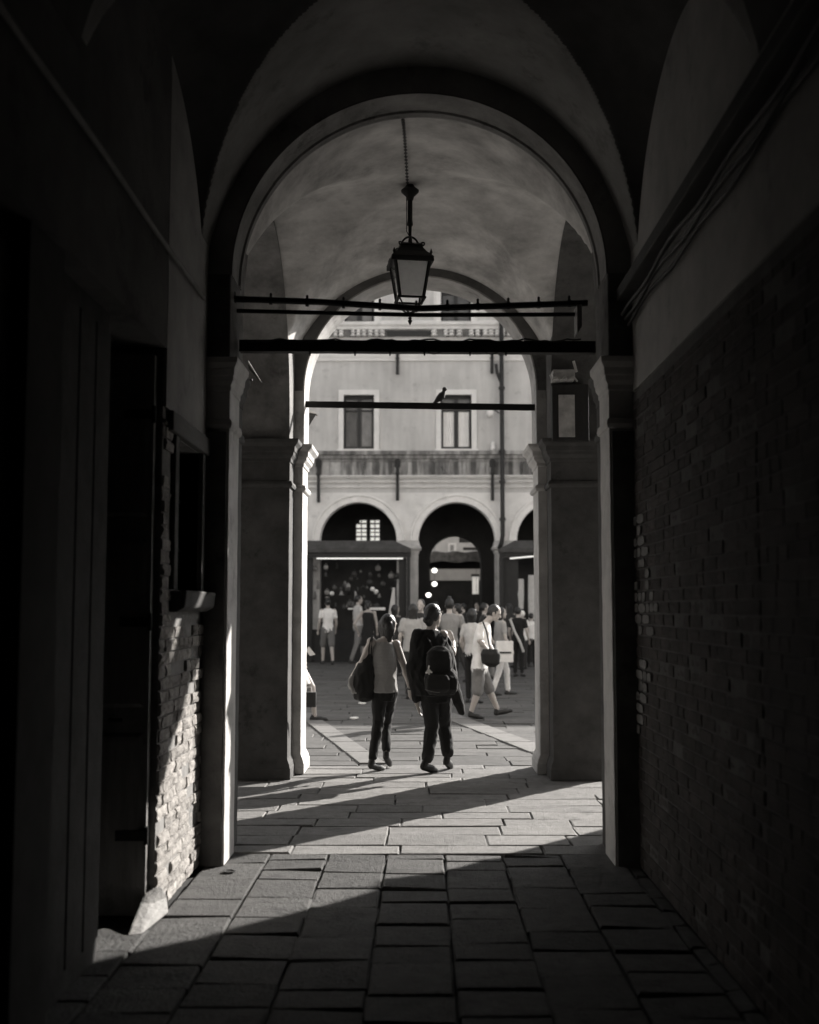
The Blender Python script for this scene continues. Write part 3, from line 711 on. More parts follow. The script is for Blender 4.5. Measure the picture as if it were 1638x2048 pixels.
# backing wall pieces round the window
mb.box(-2.4, XL-.012, 6.12, WY0, 0, 3.0); mb.box(-2.4, XL-.012, WY1, 7.29, 0, 3.0)
mb.box(-2.4, XL-.012, WY0, WY1, 0, WZ0); mb.box(-2.4, XL-.012, WY0, WY1, WZ1, 3.0)
mb.box(-2.4, -1.75, WY0, WY1, WZ0, WZ1)
mb.build('mortar_bed', M('lime_mortar', .26, .3, 10, .95, .8, 50), lw)
mb = MB(); brick_face(mb, XL-.008, 1, 6.12, 7.29, .0, 2.62, holes=[(WY0-.12, WY1+.09, WZ0-.02, WZ1+.02), (WY0-.16, WY1+.2, WZ0-.17, WZ0)], rough=.015)
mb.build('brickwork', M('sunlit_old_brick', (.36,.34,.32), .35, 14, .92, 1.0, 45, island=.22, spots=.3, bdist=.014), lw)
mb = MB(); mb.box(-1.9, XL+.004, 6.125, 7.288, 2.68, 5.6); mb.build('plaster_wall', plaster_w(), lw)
mb = MB(); mb.box(-2.4, XL+.002, -3, 6.12, 3.0, 5.6); mb.build('plaster_wall', M('shaded_plaster_wall', .13, .35, 1.8, .95, .4, 10, spots=.4), lw)  # darker tone stands for the light falling off towards the near end
wn = MB()
for (a, b, c, d) in ((WY0-.085, WY0, WZ0, WZ1), (WY1, WY1+.085, WZ0, WZ1)): wn.box(-1.75, XL+.018, a, b, c, d)
wn = wn.build('window', stone_d(), lw, bevel=.006)
mb = MB(); mb.box(-1.75, XL+.03, 6.2, 7.28, WZ1+.004, WZ1+.115); mb.build('lintel', M('lintel_wood', .16, .35, 5, .85, .5, 25, vscale=(1,.2,1)), wn, bevel=.008)
mb = MB(); mb.rings([[(-1.6,6.36,z),(-1.6,7.26,z),(XL+o,7.26,z),(XL+o,6.36,z)] for z, o in ((1.575,.03),(1.60,.075),(1.695,.085))]); mb.build('sill', stone_d(), wn, bevel=.01)
mb = MB()
for i in range(5):
    yy = WY0+.09+i*.13; mb.tube([(XL-.12, yy, WZ0),(XL-.12, yy, WZ1)], .009)
for zz in (1.95, 2.25): mb.box(XL-.128, XL-.112, WY0, WY1, zz-.012, zz+.012)
mb.build('window_grille', iron(), wn)
mb = MB(); mb.box(-1.72, -1.69, WY0, WY1, WZ0, WZ1); mb.build('pane', glass_d(), wn)
# corner stone at the foot
mb = MB(); mb.rings([[(-1.43,5.74,0),(XL+.01,5.78,0),(XL+.055,6.18,0),(-1.43,6.18,0)],[(-1.42,5.80,.03),(XL+.005,5.84,.025),(XL+.045,6.17,.09),(-1.42,6.17,.10)],[(-1.42,6.0,.10),(XL+.0,6.02,.085),(XL+.03,6.13,.15),(-1.42,6.13,.16)]])
mb.build('corner_stone', M('kerb_stone', .38, .25, 8, .85, .8, 35, spots=.3, bdist=.015), lw, bevel=.012)
mb = MB(); mb.box(XL-.01, XL+.018, 6.122, 6.16, .25, 1.52)
# door leaf folded back against the end of the brick wall
dr = MB(); dr.box(-1.97, XL-.045, 6.055, 6.112, .03, 2.95); dr = dr.build('door', old_door(), lw)
for xa, xb in ((-1.95, -1.70), (-1.66, XL-.065)):
    for za, zb in ((.15, .95), (1.08, 1.95), (2.08, 2.85)):
        mb = MB(); mb.rings([[(xa+e, y_, za+e),(xb-e, y_, za+e),(xb-e, y_, zb-e),(xa+e, y_, zb-e)] for y_, e in ((6.054,0),(6.04,.02),(6.036,.045))])
        mb.build('door_panel', old_door(), dr)
mb = MB(); mb.tube([(-1.60,6.035,1.02),(-1.60,5.99,1.02),(-1.53,5.985,1.02)], .01, 8); mb.build('handle', iron(), dr)
for z_ in (.4, 1.5, 2.6):
    mb = MB(); mb.box(XL-.20, XL-.04, 6.03, 6.036, z_, z_+.05); mb.tube([(XL-.042,6.045,z_-.02),(XL-.042,6.045,z_+.07)], .012, 8); mb.build('hinge', iron(), dr)
sh_ = MB(); sh_.box(-2.4, -1.47, -3, 5.38, 0, 2.995); sh_ = sh_.build('shop_shutter', M('grimy_shutter', .055, .4, 6, .8, .4, 30, spots=.3), lw)
y_ = 5.36
while y_ > .5:
    mb = MB(); mb.rings([[(-1.471,y_-.24,.1),(-1.471,y_,.1),(-1.471,y_,2.9),(-1.471,y_-.24,2.9)],[(-1.455,y_-.232,.108),(-1.455,y_-.008,.108),(-1.455,y_-.008,2.892),(-1.455,y_-.232,2.892)]])
    mb.build('board', M('grimy_shutter', .09), sh_); y_ -= .25
mb = MB(); mb.box(-2.4,-2.0,5.39,6.11,0,3.0); mb.build('plaster_wall', M('shaded_plaster_wall', .22), lw)

# conduit along the left wall
mb = MB(); mb.tube([(XL+.03, y, 3.535-.006*(y-3)+.006*sin(y*3)) for y in [i*.25 for i in range(-4, 29)]], .014, 8)
co = tag(mb.build('conduit', M('grey_conduit', .22, .2, 10, .6, .2)), 'thin grey conduit running along the left wall above the window', 'pipe')
# ------------------------------------------------------------ right passage wall
rw = thing('brick_wall', 'whole dark brick wall right of the passage with plaster above it', 'wall')
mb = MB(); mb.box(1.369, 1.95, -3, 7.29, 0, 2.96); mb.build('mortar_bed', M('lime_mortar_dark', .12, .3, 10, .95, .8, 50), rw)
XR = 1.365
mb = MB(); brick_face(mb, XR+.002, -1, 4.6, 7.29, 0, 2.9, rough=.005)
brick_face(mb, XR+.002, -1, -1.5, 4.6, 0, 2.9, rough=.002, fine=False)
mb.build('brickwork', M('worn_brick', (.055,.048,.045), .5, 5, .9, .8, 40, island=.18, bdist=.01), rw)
# flaked whitewash left on a few bricks by the arch
mb = MB(); z = .75
random.seed(11)
for r in range(11, 32):
    zc = r*.068+.034; wdt = .62*max(.12, 1-abs(r-23)/13.0)*random.uniform(.75,1.15); y = 7.285
    while y > 7.285-wdt:
        L = random.choice((.12,.12,.24))
        if random.random() < .74:
            pts = []
            for i in range(12):
                t = 2*pi*i/12; pts.append((y-L/2-.0+L*.5*.9*max(-1,min(1,1.25*cos(t)))+random.uniform(-.006,.006), zc+.026*max(-1,min(1,1.25*sin(t)))+random.uniform(-.003,.003)))
            mb.rings([[(1.3595-o, p[0], p[1]) for p in pts] for o in (-.004, .0035)])
        y -= L
mb.build('whitewash', M('flaked_whitewash', .22, .3, 30, .95, .5, 60, island=.2, spots=.2), rw)
mb = MB(); mb.box(1.37, 1.95, -3, 7.288, 2.975, 5.6); mb.build('plaster_wall', M('pale_wall_plaster', .42, .25, 1.8, .95, .3, 10, spots=.25), rw)
random.seed(5)
# timber / cable bundle under the vault at right
mb = MB(); mb.box(1.27, 1.372, -1, 7.27, 3.56, 3.64); 
rl = tag(mb.build('wall_rail', wood_d(), bevel=.008), 'dark timber rail along the right wall under the vault', 'rail')
mb = MB()
for q in range(3): mb.tube([(1.335-.02*q, y, 3.40+.03*q+.012*sin(y*2.1+q)+.015*sin(y*5+2*q)) for y in [i*.2 for i in range(-3, 37)]], .013, 6)
tag(mb.build('cable_bundle', iron()), 'bundle of black cables sagging along the right wall below the rail', 'cables')

# ============================================================ TIE BARS, BEAM
def bar(name, label, pts, r, studs=0, sag=None, square=None, cat='tie bar'):
    t = thing(name, label, cat)
    mb = MB()
    if square:
        a, b = Vector(pts[0]), Vector(pts[-1]); h, d = square
        n = 24; R = []
        for i in range(n+1):
            p = a.lerp(b, i/n); k = .0025*noise.noise((i*.9, 3, h*50))
            R.append([(p.x, p.y-d/2, p.z-h/2+k),(p.x, p.y+d/2, p.z-h/2+k),(p.x, p.y+d/2, p.z+h/2-k),(p.x, p.y-d/2, p.z+h/2-k)])
        mb.rings(R)
    else: mb.tube(pts, r, 10)
    mb.build('bar', iron(), t)
    if studs:
        a, b = Vector(pts[0]), Vector(pts[-1])
        mid = Vector(pts[len(pts)//2])
        for i in range(studs):
            u = (i+.4)/studs
            p = (a.lerp(mid, u*2) if u < .5 else mid.lerp(b, u*2-1))
            c = MB(); c.lathe(p, [(0,.012),(r+.004,.012),(r+.008,.008),(r+.026,.009),(r+.032,.004)], 8); c.tube([p-Vector((.01,0,0)), p+Vector((.01,0,0))], r+.004, 10); c.build('clip', iron(), t)
    return t
YB = 7.42
bar('conduit_bar', 'upper black bar across the arch with a row of clips, just under the lantern', [P(440,597,YB),P(640,604,YB),P(840,617,YB),P(1000,612,YB),P(1175,606,YB)], .021, 11)
bar('tie_bar', 'thinner black bar just below the clipped bar under the lantern', [P(440,621,YB+.1),P(840,630,YB+.1),P(1150,629,YB+.1)], .0145)
bm_ = bar('tie_beam', 'thick black tie beam between the two capitals of the near arch', [P(480,693,7.55),P(1190,696,7.55)], .04, square=(.078,.07), cat='tie beam')
# cables on the thick beam
mb = MB()
mb.tube([P(490+i*14, 681+2.4*sin(i*.9)+1.5*sin(i*2.3), 7.50) for i in range(49)], .006, 6)
for cx_ in (868, 983):
    mb.tube([P(cx_-14+i*3.5, 703+5.5*sin(pi*i/8), 7.52) for i in range(9)], .003, 5)
mb.build('cable', iron(), bm_)
for px in (620, 710, 780, 849, 940, 1012):
    c = MB(); q = P(px, 708, 7.52); c.lathe(q-Vector((0,0,.012)), [(0,.005),(.03,.008)], 6); c.build('clip', iron(), bm_)
bar('tie_bar', 'flat black iron bar across the far arch with the pigeon on it', [P(600,808.5,11.45),P(1072,815,11.45)], .03, square=(.062,.03))
mb = MB(); a = P(1150,617,7.5); b = P(1160,660,7.5)
mb.rings([[(a.x,7.40,a.z),(b.x,7.40,a.z),(b.x,7.40,b.z-.0),(a.x,7.40,b.z-.04)],[(a.x,7.55,a.z),(b.x,7.55,a.z),(b.x,7.55,b.z),(a.x,7.55,b.z-.04)]])
tag(mb.build('wall_bracket', M('grey_metal', .3, .1, 10, .6, .1)), 'small pale metal bracket holding the right end of the thin bar', 'bracket')

# ============================================================ LANTERN
YL = 9.5
LX = P(820, 520, YL).x
def LZ(py): return P(820, py, YL).z
la = thing('lantern', 'black wrought iron street lantern hanging from the vault on a rod', 'lantern', loc=(0,0,0))
rz = pv_z(0)(LX, YL)
mb = MB(); mb.lathe((LX, YL, rz), [(-.13,.028),(-.10,.035),(-.06,.075),(-.045,.076),(-.02,.045),(.02,.02)], 20); mb.build('ceiling_rose', iron(), la, smooth=True)
mb = MB(); mb.lathe((LX, YL, 0), [(LZ(452),.022),(LZ(450),.026),(LZ(440),.021),(LZ(395),.021),(rz-.1,.024)], 12); mb.lathe((LX,YL,0), [(LZ(474),.013),(LZ(450),.016)], 10)
mb.tube([(LX-.03,YL,LZ(395)),(LX-.028,YL,LZ(440)),(LX-.03,YL,LZ(462)),(LX-.012,YL,LZ(470))], .004, 6)
mb.build('rod', iron(), la, smooth=True)
ROT = radians(9)
def lrot(x, y, z): return (LX+x*cos(ROT)-y*sin(ROT), YL+x*sin(ROT)+y*cos(ROT), z)
zt, zb = LZ(524), LZ(600); ht, hb = .155, .098
mb = MB()
# hoops from the rod down to the crown
for a in (0, pi/2):
    for sg in (-1, 1):
        pts = []
        for i in range(11):
            t = i/10*pi/2; rr = .075*sin(t); pts.append(lrot(sg*rr*cos(a), sg*rr*sin(a), LZ(474)-.09*(1-cos(t))-.0))
        pts.append(lrot(sg*.078*cos(a), sg*.078*sin(a), LZ(497)))
        mb.tube(pts, .009, 6)
mb.build('hoop', iron(), la, smooth=True)
def sq(h, z): return [lrot(-h,-h,z), lrot(h,-h,z), lrot(h,h,z), lrot(-h,h,z)]
mb = MB(); mb.rings([sq(h, z) for h, z in ((.172, zt-.018),(.178, zt+.004),(.165, zt+.02),(.125, LZ(510)),(.098, LZ(501)),(.09, LZ(497)),(.098, LZ(495)),(.07, LZ(490)),(.02, LZ(487)))])
mb.build('roof', iron(), la)
mb = MB(); mb.lathe((LX,YL,LZ(490)), [(0,.012),(.012,.02),(.022,.009),(.035,.016),(.05,.008),(.062,.002)], 10)
for sx in (-1, 1):
    for sy in (-1, 1):
        q = Vector(lrot(sx*.155, sy*.155, zt+.012)); mb.lathe(q, [(0,.012),(.012,.006),(.03,.013),(.05,.006),(.062,.002)], 8)
        mb.tube([lrot(sx*(.092+.016*sin(t)), sy*(.092+.016*sin(t)), LZ(497)+.012-.014*cos(t)) for t in [i*.6 for i in range(8)]], .007, 6)
mb.build('finial', iron(), la, smooth=True)
mb = MB()
for sx in (-1, 1):
    for sy in (-1, 1):
        mb.tube([lrot(sx*ht*.93, sy*ht*.93, zt-.01), lrot(sx*hb, sy*hb, zb-.006)], .0145, 4)
for z, h, t in ((zt-.022, .165, .022), (zb, .108, .014)):
    for a, b in (((-h,-h),(h,-h)),((h,-h),(h,h)),((h,h),(-h,h)),((-h,h),(-h,-h))):
        x0, x1 = sorted((a[0], b[0])); y0, y1 = sorted((a[1], b[1]))
        vs = [(x0-.012,y0-.012),(x1+.012,y0-.012),(x1+.012,y1+.012),(x0-.012,y1+.012)]
        mb.rings([[lrot(vx, vy, zz) for vx, vy in vs] for zz in (z-t/2, z+t/2)])
mb.build('frame', iron(), la)
gm = bpy.data.materials.new('frosted_glass'); gm.use_nodes = True; gn = gm.node_tree.nodes; gl = gm.node_tree.links; gn.clear()
go = gn.new('ShaderNodeOutputMaterial'); gt = gn.new('ShaderNodeBsdfTranslucent'); gd = gn.new('ShaderNodeBsdfDiffuse'); gx = gn.new('ShaderNodeMixShader'); gns = gn.new('ShaderNodeTexNoise'); grp = gn.new('ShaderNodeValToRGB')
gns.inputs['Scale'].default_value = 7; grp.color_ramp.elements[0].color = (.8,.8,.8,1); grp.color_ramp.elements[1].color = (.98,.98,.97,1)
gl.new(gns.outputs['Fac'], grp.inputs[0]); gl.new(grp.outputs[0], gt.inputs[0]); gl.new(grp.outputs[0], gd.inputs[0])
gx.inputs[0].default_value = .12; gl.new(gt.outputs[0], gx.inputs[1]); gl.new(gd.outputs[0], gx.inputs[2]); gtr = gn.new('ShaderNodeBsdfTransparent'); gy = gn.new('ShaderNodeMixShader'); gy.inputs[0].default_value = .12; gl.new(gx.outputs[0], gy.inputs[1]); gl.new(gtr.outputs[0], gy.inputs[2]); gl.new(gy.outputs[0], go.inputs[0]); gm2 = gm.copy(); gm2.name = 'clear_glass'
for n_ in gm2.node_tree.nodes:
    if n_.type == 'MIX_SHADER' and abs(n_.inputs[0].default_value-.12) < .01: n_.inputs[0].default_value = .9
for k in range(4):
    c, s_ = cos(k*pi/2), sin(k*pi/2)
    def q(x, y): return (x*c-y*s_, x*s_+y*c)
    mb = MB(); R = []
    for off in (0, .004):
        R.append([lrot(*q(-ht*.88, -ht*.93+off), zt-.03), lrot(*q(ht*.88, -ht*.93+off), zt-.03), lrot(*q(hb*.95, -hb+off), zb+.004), lrot(*q(-hb*.95, -hb+off), zb+.004)])
    mb.rings(R); mb.build('glass_pane', gm if k == 0 else gm2, la)
mb = MB()
for sx in (-1, 1):
    for sy in (-1, 1):
        mb.tube([lrot(sx*.1*(1-t), sy*.1*(1-t), zb-.01-.10*sin(t*pi/2)) for t in [i/8 for i in range(9)]], .007, 6)
mb.lathe((LX,YL,LZ(640)), [(-.045,.002),(-.02,.014),(-.008,.02),(.006,.01),(.014,.018),(.03,.006)], 10)
mb.build('bottom_scroll', iron(), la)
# chain along the vault to the rose
mb = MB(); n = 46
a = Vector((LX-.03, 7.67, 4.955)); b = Vector((LX-.02, YL-.02, rz-.03))
vz = pv_z(0)
for i in range(n):
    t = (i+.5)/n; p = a.lerp(b, t); p.z = min(vz(p.x, p.y)-.02, p.z+.10*sin(pi*t)-.0)
    R = []
    L = .022; ax = Vector((1,0,0)) if i % 2 else Vector((0,-.3,1)).normalized(); d = (b-a).normalized()
    pts = [p+d*L*cos(u)+ax*.011*sin(u) for u in [2*pi*j/8 for j in range(9)]]
    mb.tube(pts, .0035, 5)
tag(mb.build('chain', iron()), 'black chain hanging along the vault to the lantern rose', 'chain')

# ============================================================ LAMPS AND BOXES ON THE PIERS
def flood(label, a, b, c, Y, dep=.14):
    t = thing('floodlight', label, 'floodlight')
    mb = MB(); mb.rings([[P(x_, y_, Y+o) for x_, y_ in (a, b, c)] for o in (0, dep)]); mb.build('housing', M('lamp_housing', .05, .2, 10, .5, .1), t, bevel=.004)
    mb = MB(); A = P(*a, Y); B = P(*b, Y)
    mb.rings([[A+Vector((0,-.006,.004)), B+Vector((.008,-.006,.004)), B+Vector((.008,dep+.006,.004)), A+Vector((0,dep+.006,.004))], [A+Vector((0,-.006,.03)), B+Vector((-.008,-.006,.028)), B+Vector((-.008,dep+.006,.028)), A+Vector((0,dep+.006,.03))]])
    mb.build('cover', M('sun_pale_cover', .65, .1, 10, .5, .1), t)  # pale colour stands for sunlight on the lamp's top
    m2 = MB(); m2.tube([(A+B)/2+Vector((-.02,dep/2,-.06)), (A+B)/2+Vector((-.13,dep/2,-.07))], .012, 8); m2.build('bracket', iron(), t)
    return t
flood('wedge shaped floodlight on the street side of the far left jamb', (609,824), (632,829), (609,868), 11.88)
flood('small slanted floodlight by the left cross arch, its top coloured pale as if sunlit', (496,727), (521,764), (497,738), 10.2, .05)
sp = thing('loudspeaker', 'pale box with a short rod on top of the right inner pier', 'loudspeaker')
mb = MB(); a = P(1104,742,10.7); b = P(1148,762,10.7); mb.box(a.x, b.x, 10.62, 10.82, b.z, a.z); mb.build('case', M('speaker_case', .45, .25, 14, .7, .2, spots=.4), sp, bevel=.008)
mb = MB(); mb.tube([P(1153,744,10.7), P(1147,722,10.7)], .013, 8); mb.build('rod', white_c, sp)
mb = MB(); mb.tube([P(1100,750+3*sin(i*1.7),10.60) if i == 0 else P(1100+i*5, 757+5*sin(i*1.9)+3*sin(i*3.1), 10.58) for i in range(12)], .008, 6); mb.build('cable', M('pale_cable', .5, .1, 5, .6, 0), sp)
sb = thing('notice_case', 'dark case with a pale worn panel mounted high on the right pier', 'notice case')
mb = MB(); a = P(1102,772,10.8); b = P(1176,884,10.8); mb.box(a.x, b.x, 10.72, 10.86, b.z, a.z); mb.build('case', wood_d(), sb, bevel=.006)
mb = MB(); a = P(1117,790,10.71); b = P(1150,874,10.71); mb.box(a.x, b.x, 10.700, 10.716, b.z, a.z); mb.build('panel', M('worn_panel', .5, .3, 9, .8, .2, spots=.4), sb)

# ============================================================ FAR BUILDING
fb = thing('arcaded_building', 'pale arcaded facade across the street with two storeys of windows', 'building')
YF = 34.5; YFb = 35.0; HF = 11.75
def fx(px): return P(px, 1000, YF).x
def fz(py): return P(845, py, YF).z
FC = [-1.905+ (k)*2.955 for k in range(-6, 10)]   # centres of the arches
RF = 1.16; ZF = 3.60
mb = MB(); arch_wall(mb, [(c, RF) for c in FC], FC[0]-1.5, FC[-1]+1.5, YF, YFb, 5.05, ZF)
mb.build('arcade_wall', f_stone(), fb)
def grid_wall(mb, x0, x1, z0, z1, y0, y1, holes):
    xs = sorted(set([x0, x1]+[h[0] for h in holes]+[h[1] for h in holes])); zs = sorted(set([z0, z1]+[h[2] for h in holes]+[h[3] for h in holes]))
    def inh(x, z): return any(a < x < b and c < z < d for a, b, c, d in holes)
    for xa, xb in zip(xs[:-1], xs[1:]):
        for za, zb in zip(zs[:-1], zs[1:]):
            if not inh((xa+xb)/2, (za+zb)/2):
                for y in (y0, y1): mb.add([(xa,y,za),(xb,y,za),(xb,y,zb),(xa,y,zb)], [(0,1,2,3)])
    for a, b, c, d in holes:
        mb.add([(a,y0,c),(a,y1,c),(a,y1,d),(a,y0,d)], [(0,1,2,3)]); mb.add([(b,y0,c),(b,y1,c),(b,y1,d),(b,y0,d)], [(0,1,2,3)])
        mb.add([(a,y0,c),(b,y0,c),(b,y1,c),(a,y1,c)], [(0,1,2,3)]); mb.add([(a,y0,d),(b,y0,d),(b,y1,d),(a,y1,d)], [(0,1,2,3)])
    for y in ():
        pass
    mb.add([(x0,y0,z1),(x1,y0,z1),(x1,y1,z1),(x0,y1,z1)], [(0,1,2,3)])
X0F, X1F = FC[0]-1.5, FC[-1]+1.5
wz0, wz1 = fz(897), fz(790)
wh = .46
h1 = [(c-wh, c+wh, wz0, wz1) for c in FC]
# second floor: pairs of windows beside plain panels
w2c = []
for c in FC: w2c.append(c-.0)
w20, w21 = fz(644), 11.55
h2 = [(c-.46, c+.46, w20, w21) for c in FC]
mb = MB(); grid_wall(mb, X0F, X1F, 5.05, HF, YF+.02, YFb-.02, h1+h2); mb.build('upper_wall', f_plaster(), fb)
# archivolts, piers and their imposts
for i, c in enumerate(FC):
    if not (-9 < c < 9): continue
    mb = MB(); arch_ring(mb, c, RF, ZF, [(-.012,YF-.03),(.01,YF-.055),(.17,YF-.055),(.185,YF-.09),(.235,YF-.09),(.245,YF-.01),(.24,YF+.1),(-.012,YF+.3)], 30)
    mb.build('archivolt', M('arch_stone', .84, .12, 3, .85, .3, 12, spots=.15), fb)
    xm = c+2.955/2; hw = 2.955/2-RF
    mb = MB(); mb.profile(xm-hw, xm+hw, YF-.02, YFb+.02, [(0,.05),(.2,.05),(.24,0.004),(3.22,.004),(3.225,.03),(3.3,.04),(3.34,.09),(3.40,.10),(3.44,.06),(3.60,.02)])
    mb.build('pier', stone_f if False else M('pier_stone', .55, .22, 3, .85, .3, 12, streak=.2, spots=.25), fb)
# string courses
def course(name, py0, py1, proj, mat, prof=None):
    z0, z1 = fz(py1), fz(py0); mb = MB()
    pr = prof or [(0, proj*.5), (.3, proj*.6), (.6, proj), (1, proj)]
    mb.rings([[(X0F,YF-pr[i][1],z0+(z1-z0)*pr[i][0]) for i in range(len(pr))]+[(X0F,YF+.015,z1),(X0F,YF+.015,z0)], [(X1F,YF-pr[i][1],z0+(z1-z0)*pr[i][0]) for i in range(len(pr))]+[(X1F,YF+.015,z1),(X1F,YF+.015,z0)]])
    return mb.build(name, mat, fb)
course('cornice', 903, 924, .20, f_stain(), [(0,.05),(.25,.07),(.3,.12),(.6,.13),(.65,.2),(1,.2)])
course('cornice', 951, 957, .10, f_stone()); course('moulding', 962, 966, .06, f_stone()); course('moulding', 972, 976, .045, f_stone())
course('string_course', 705, 722, .06, M('string_stone', .76, .08, 2, .85, .2, 10))
course('cornice', 645, 659, .16, f_stone())
# slab frieze with dark stains
mb = MB(); random.seed(3); x = X0F
while x < X1F:
    L = random.uniform(.28, .62); mb.box(x+.008, min(x+L, X1F)-.008, YF-.045, YF+.01, fz(950.5), fz(924.5)); x += L
mb.build('frieze', M('frieze_slab', .42, .3, 3, .9, .3, 12, streak=.75, island=.22), fb)
# carved band under the second floor windows
mb = MB(); x = -6.0; random.seed(8)
zc = (fz(661)+fz(673))/2
while x < 8:
    if not (P(774,667,YF).x < x < P(862,667,YF).x):
        mb = MB(); r = random.uniform(.07,.11); mb.lathe((x, YF-.09, 0), [(fz(673),r*.8),(fz(671),r),(fz(668),r*.55),(fz(665),r*1.05),(fz(662),r*.6),(fz(660),r)], 10)
        mb.build('baluster', M('carved_stone', .75, .3, 5, .85, .3, 12, spots=.5), fb)
    x += random.choice((.17,.19,.24,.36))
mb = MB(); mb.box(X0F, X1F, YF-.008, YF+.01, fz(674), fz(659)); mb.build('shade_band', M('shadowed_band', .22, .5, 3, .9, .2, spots=.5), fb)  # flat strip; shade behind the balusters is put into its colour
a = P(774,667,YF); b = P(862,667,YF); mb = MB(); mb.box(a.x, b.x, YF-.06, YF+.012, fz(672), fz(662)); mb.build('vent_grille', M('grille_dark', .03, .2, 10, .6, .2), fb)
# windows
def window(c, z0, z1, half, kind):
    f = MB(); fw = .155
    for x_0, x_1, za, zb in ((c-half-fw, c-half, z0-.03, z1+fw), (c+half, c+half+fw, z0-.03, z1+fw), (c-half, c+half, z1, z1+fw)): f.box(x_0, x_1, YF-.05, YF+.14, za, zb)
    f.box(c-half-fw-.04, c+half+fw+.04, YF-.09, YF+.10, z0-.10, z0-.031)
    f = f.build('window', M('window_stone', .80, .08, 3, .8, .2, 12), fb, bevel=.006)
    s_ = MB()
    s_.box(c-half, c-half+.06, YF+.15, YF+.2, z0, z1); s_.box(c+half-.06, c+half, YF+.15, YF+.2, z0, z1); s_.box(c-.055, c+.055, YF+.14, YF+.2, z0, z1); s_.box(c-half, c+half, YF+.152, YF+.2, z1-.09, z1); s_.box(c-half, c+half, YF+.152, YF+.2, z0, z0+.07)
    zr = z0+(z1-z0)*.72
    for xa in (c-half+.06, c+.055): s_.box(xa, xa+half-.115, YF+.153, YF+.195, zr-.02, zr+.02)
    s_.build('sash', M('dark_sash', .03, .2, 8, .6, .2), f)
    p = MB(); p.box(c-half, c+half, YF+.22, YF+.235, z0, z1); p.build('pane', M('window_glass', .10, .4, 1.2, .08, 0), f)
    if kind == 'curtain':
        for xa, xb in ((c-half+.07, c-.07), (c+.07, c+half-.07)):
            q = MB(); n = 14; R = []
            for zz in (z0+.08, zr-.03): R.append([(xa+(xb-xa)*i/n, YF+.205+.006*sin(i*1.4), zz) for i in range(n+1)])
            vs = R[0]+R[1]; q.add(vs, [(i, i+1, n+2+i, n+1+i) for i in range(n)])
            q.build('blind', M('white_blind', .85, .06, 4, .9, 0), f)
    elif kind == 'half':
        q = MB(); q.box(c+.09, c+half-.09, YF+.203, YF+.212, z0+.1, zr+.1); q.build('blind', M('grey_blind', .26, .3, 3, .9, 0), f)
        q = MB(); q.box(c-half+.1, c-.09, YF+.203, YF+.212, z0+.1, zr+.1); q.build('blind', M('dim_blind', .14, .3, 3, .9, 0), f)
for i, c in enumerate(FC):
    if not (-9.5 < c < 12): continue
    window(c, wz0, wz1, wh, 'curtain' if i in (7, 9) else 'half')
    window(c, w20, w21, .46, 'half' if i != 7 else 'none')
    if -9 < c < 9:
        # raised frame of the plain panel between the windows
        mb = MB(); xm = c+2.955/2
        for x_0, x_1, za, zb in ((xm-.86, xm-.80, w20, 11.5), (xm+.80, xm+.86, w20, 11.5), (xm-.80, xm+.80, w20, w20+.05)): mb.box(x_0, x_1, YF-.02, YF+.03, za, zb)
        mb.build('panel_frame', f_stone(), fb)
# eaves, floor slabs and roof
mb = MB(); mb.box(X0F, X1F, YF-.25, YF+.3, HF, HF+.14); mb.build('eaves', f_stone(), fb)
mb = MB(); mb.box(X0F, X1F, YFb, 39.5, 5.06, 5.3); mb.box(X0F, X1F, YFb, 39.5, 8.9, 9.0); mb.box(X0F, X1F, YFb-.02, 39.6, HF-.06, HF-.002); mb.box(X0F, X0F+.3, YFb, 39.4, 0, HF-.1); mb.box(X1F-.3, X1F, YFb, 39.4, 0, HF-.1)
mb.build('roof', black(), fb)
# back wall of the far arcade, pierced by the through passage
YI = 38.4
ic = (P(860,1100,YI).x+P(963,1100,YI).x)/2; ih = (P(963,1100,YI).x-P(860,1100,YI).x)/2; icr = P(905,1070,YI).z
mb = MB(); arch_wall(mb, [(ic, ih)], X0F, X1F, YI, YI+1.0, 5.06, icr-ih); mb.build('back_wall', M('sooty_plaster', .035, .3, 2, .95, .2), fb)
mb = MB(); mb.box(X0F, X1F, 39.42, 39.6, 5.31, HF-.1); mb.build('rear_wall', f_plaster(), fb)
# fanlight window in the back wall of the left arch
fan = MB(); a = P(712,1037,YI); b = P(761,1084,YI)
for za in (a.z, ): fan.box(a.x-.05, b.x+.05, YI-.05, YI-.01, b.z-.06, a.z+.06)
fan = fan.build('window', M('window_dark', .02, .2, 5, .5, 0), fb)
lit = M('glow_pane', (.75,.73,.68), .35, 3, .8, 0, emit=.42)  # emission stands in for daylight reflected in the panes
mb = MB()
cols = [(713, 733), (741, 759)]; rows_ = [(1041,1046),(1049,1056),(1059,1064),(1066,1072),(1075,1083)]
for ci, (xa, xb) in enumerate(cols):
    mb = MB()
    for ri, (ya, yb) in enumerate(rows_):
        x2 = xa+(7 if (ci == 0 and ri == 0) else 0)
        p0 = P(x2, yb, YI); p1 = P((xa+xb)/2-1, ya, YI); p2 = P((xa+xb)/2+1, ya, YI); p3 = P(xb, yb, YI)
        mb.box(p0.x, p1.x, YI-.062, YI-.052, p0.z, p1.z); mb.box(p2.x, p3.x, YI-.062, YI-.052, p0.z, p1.z)
    mb.build('pane', lit, fan)

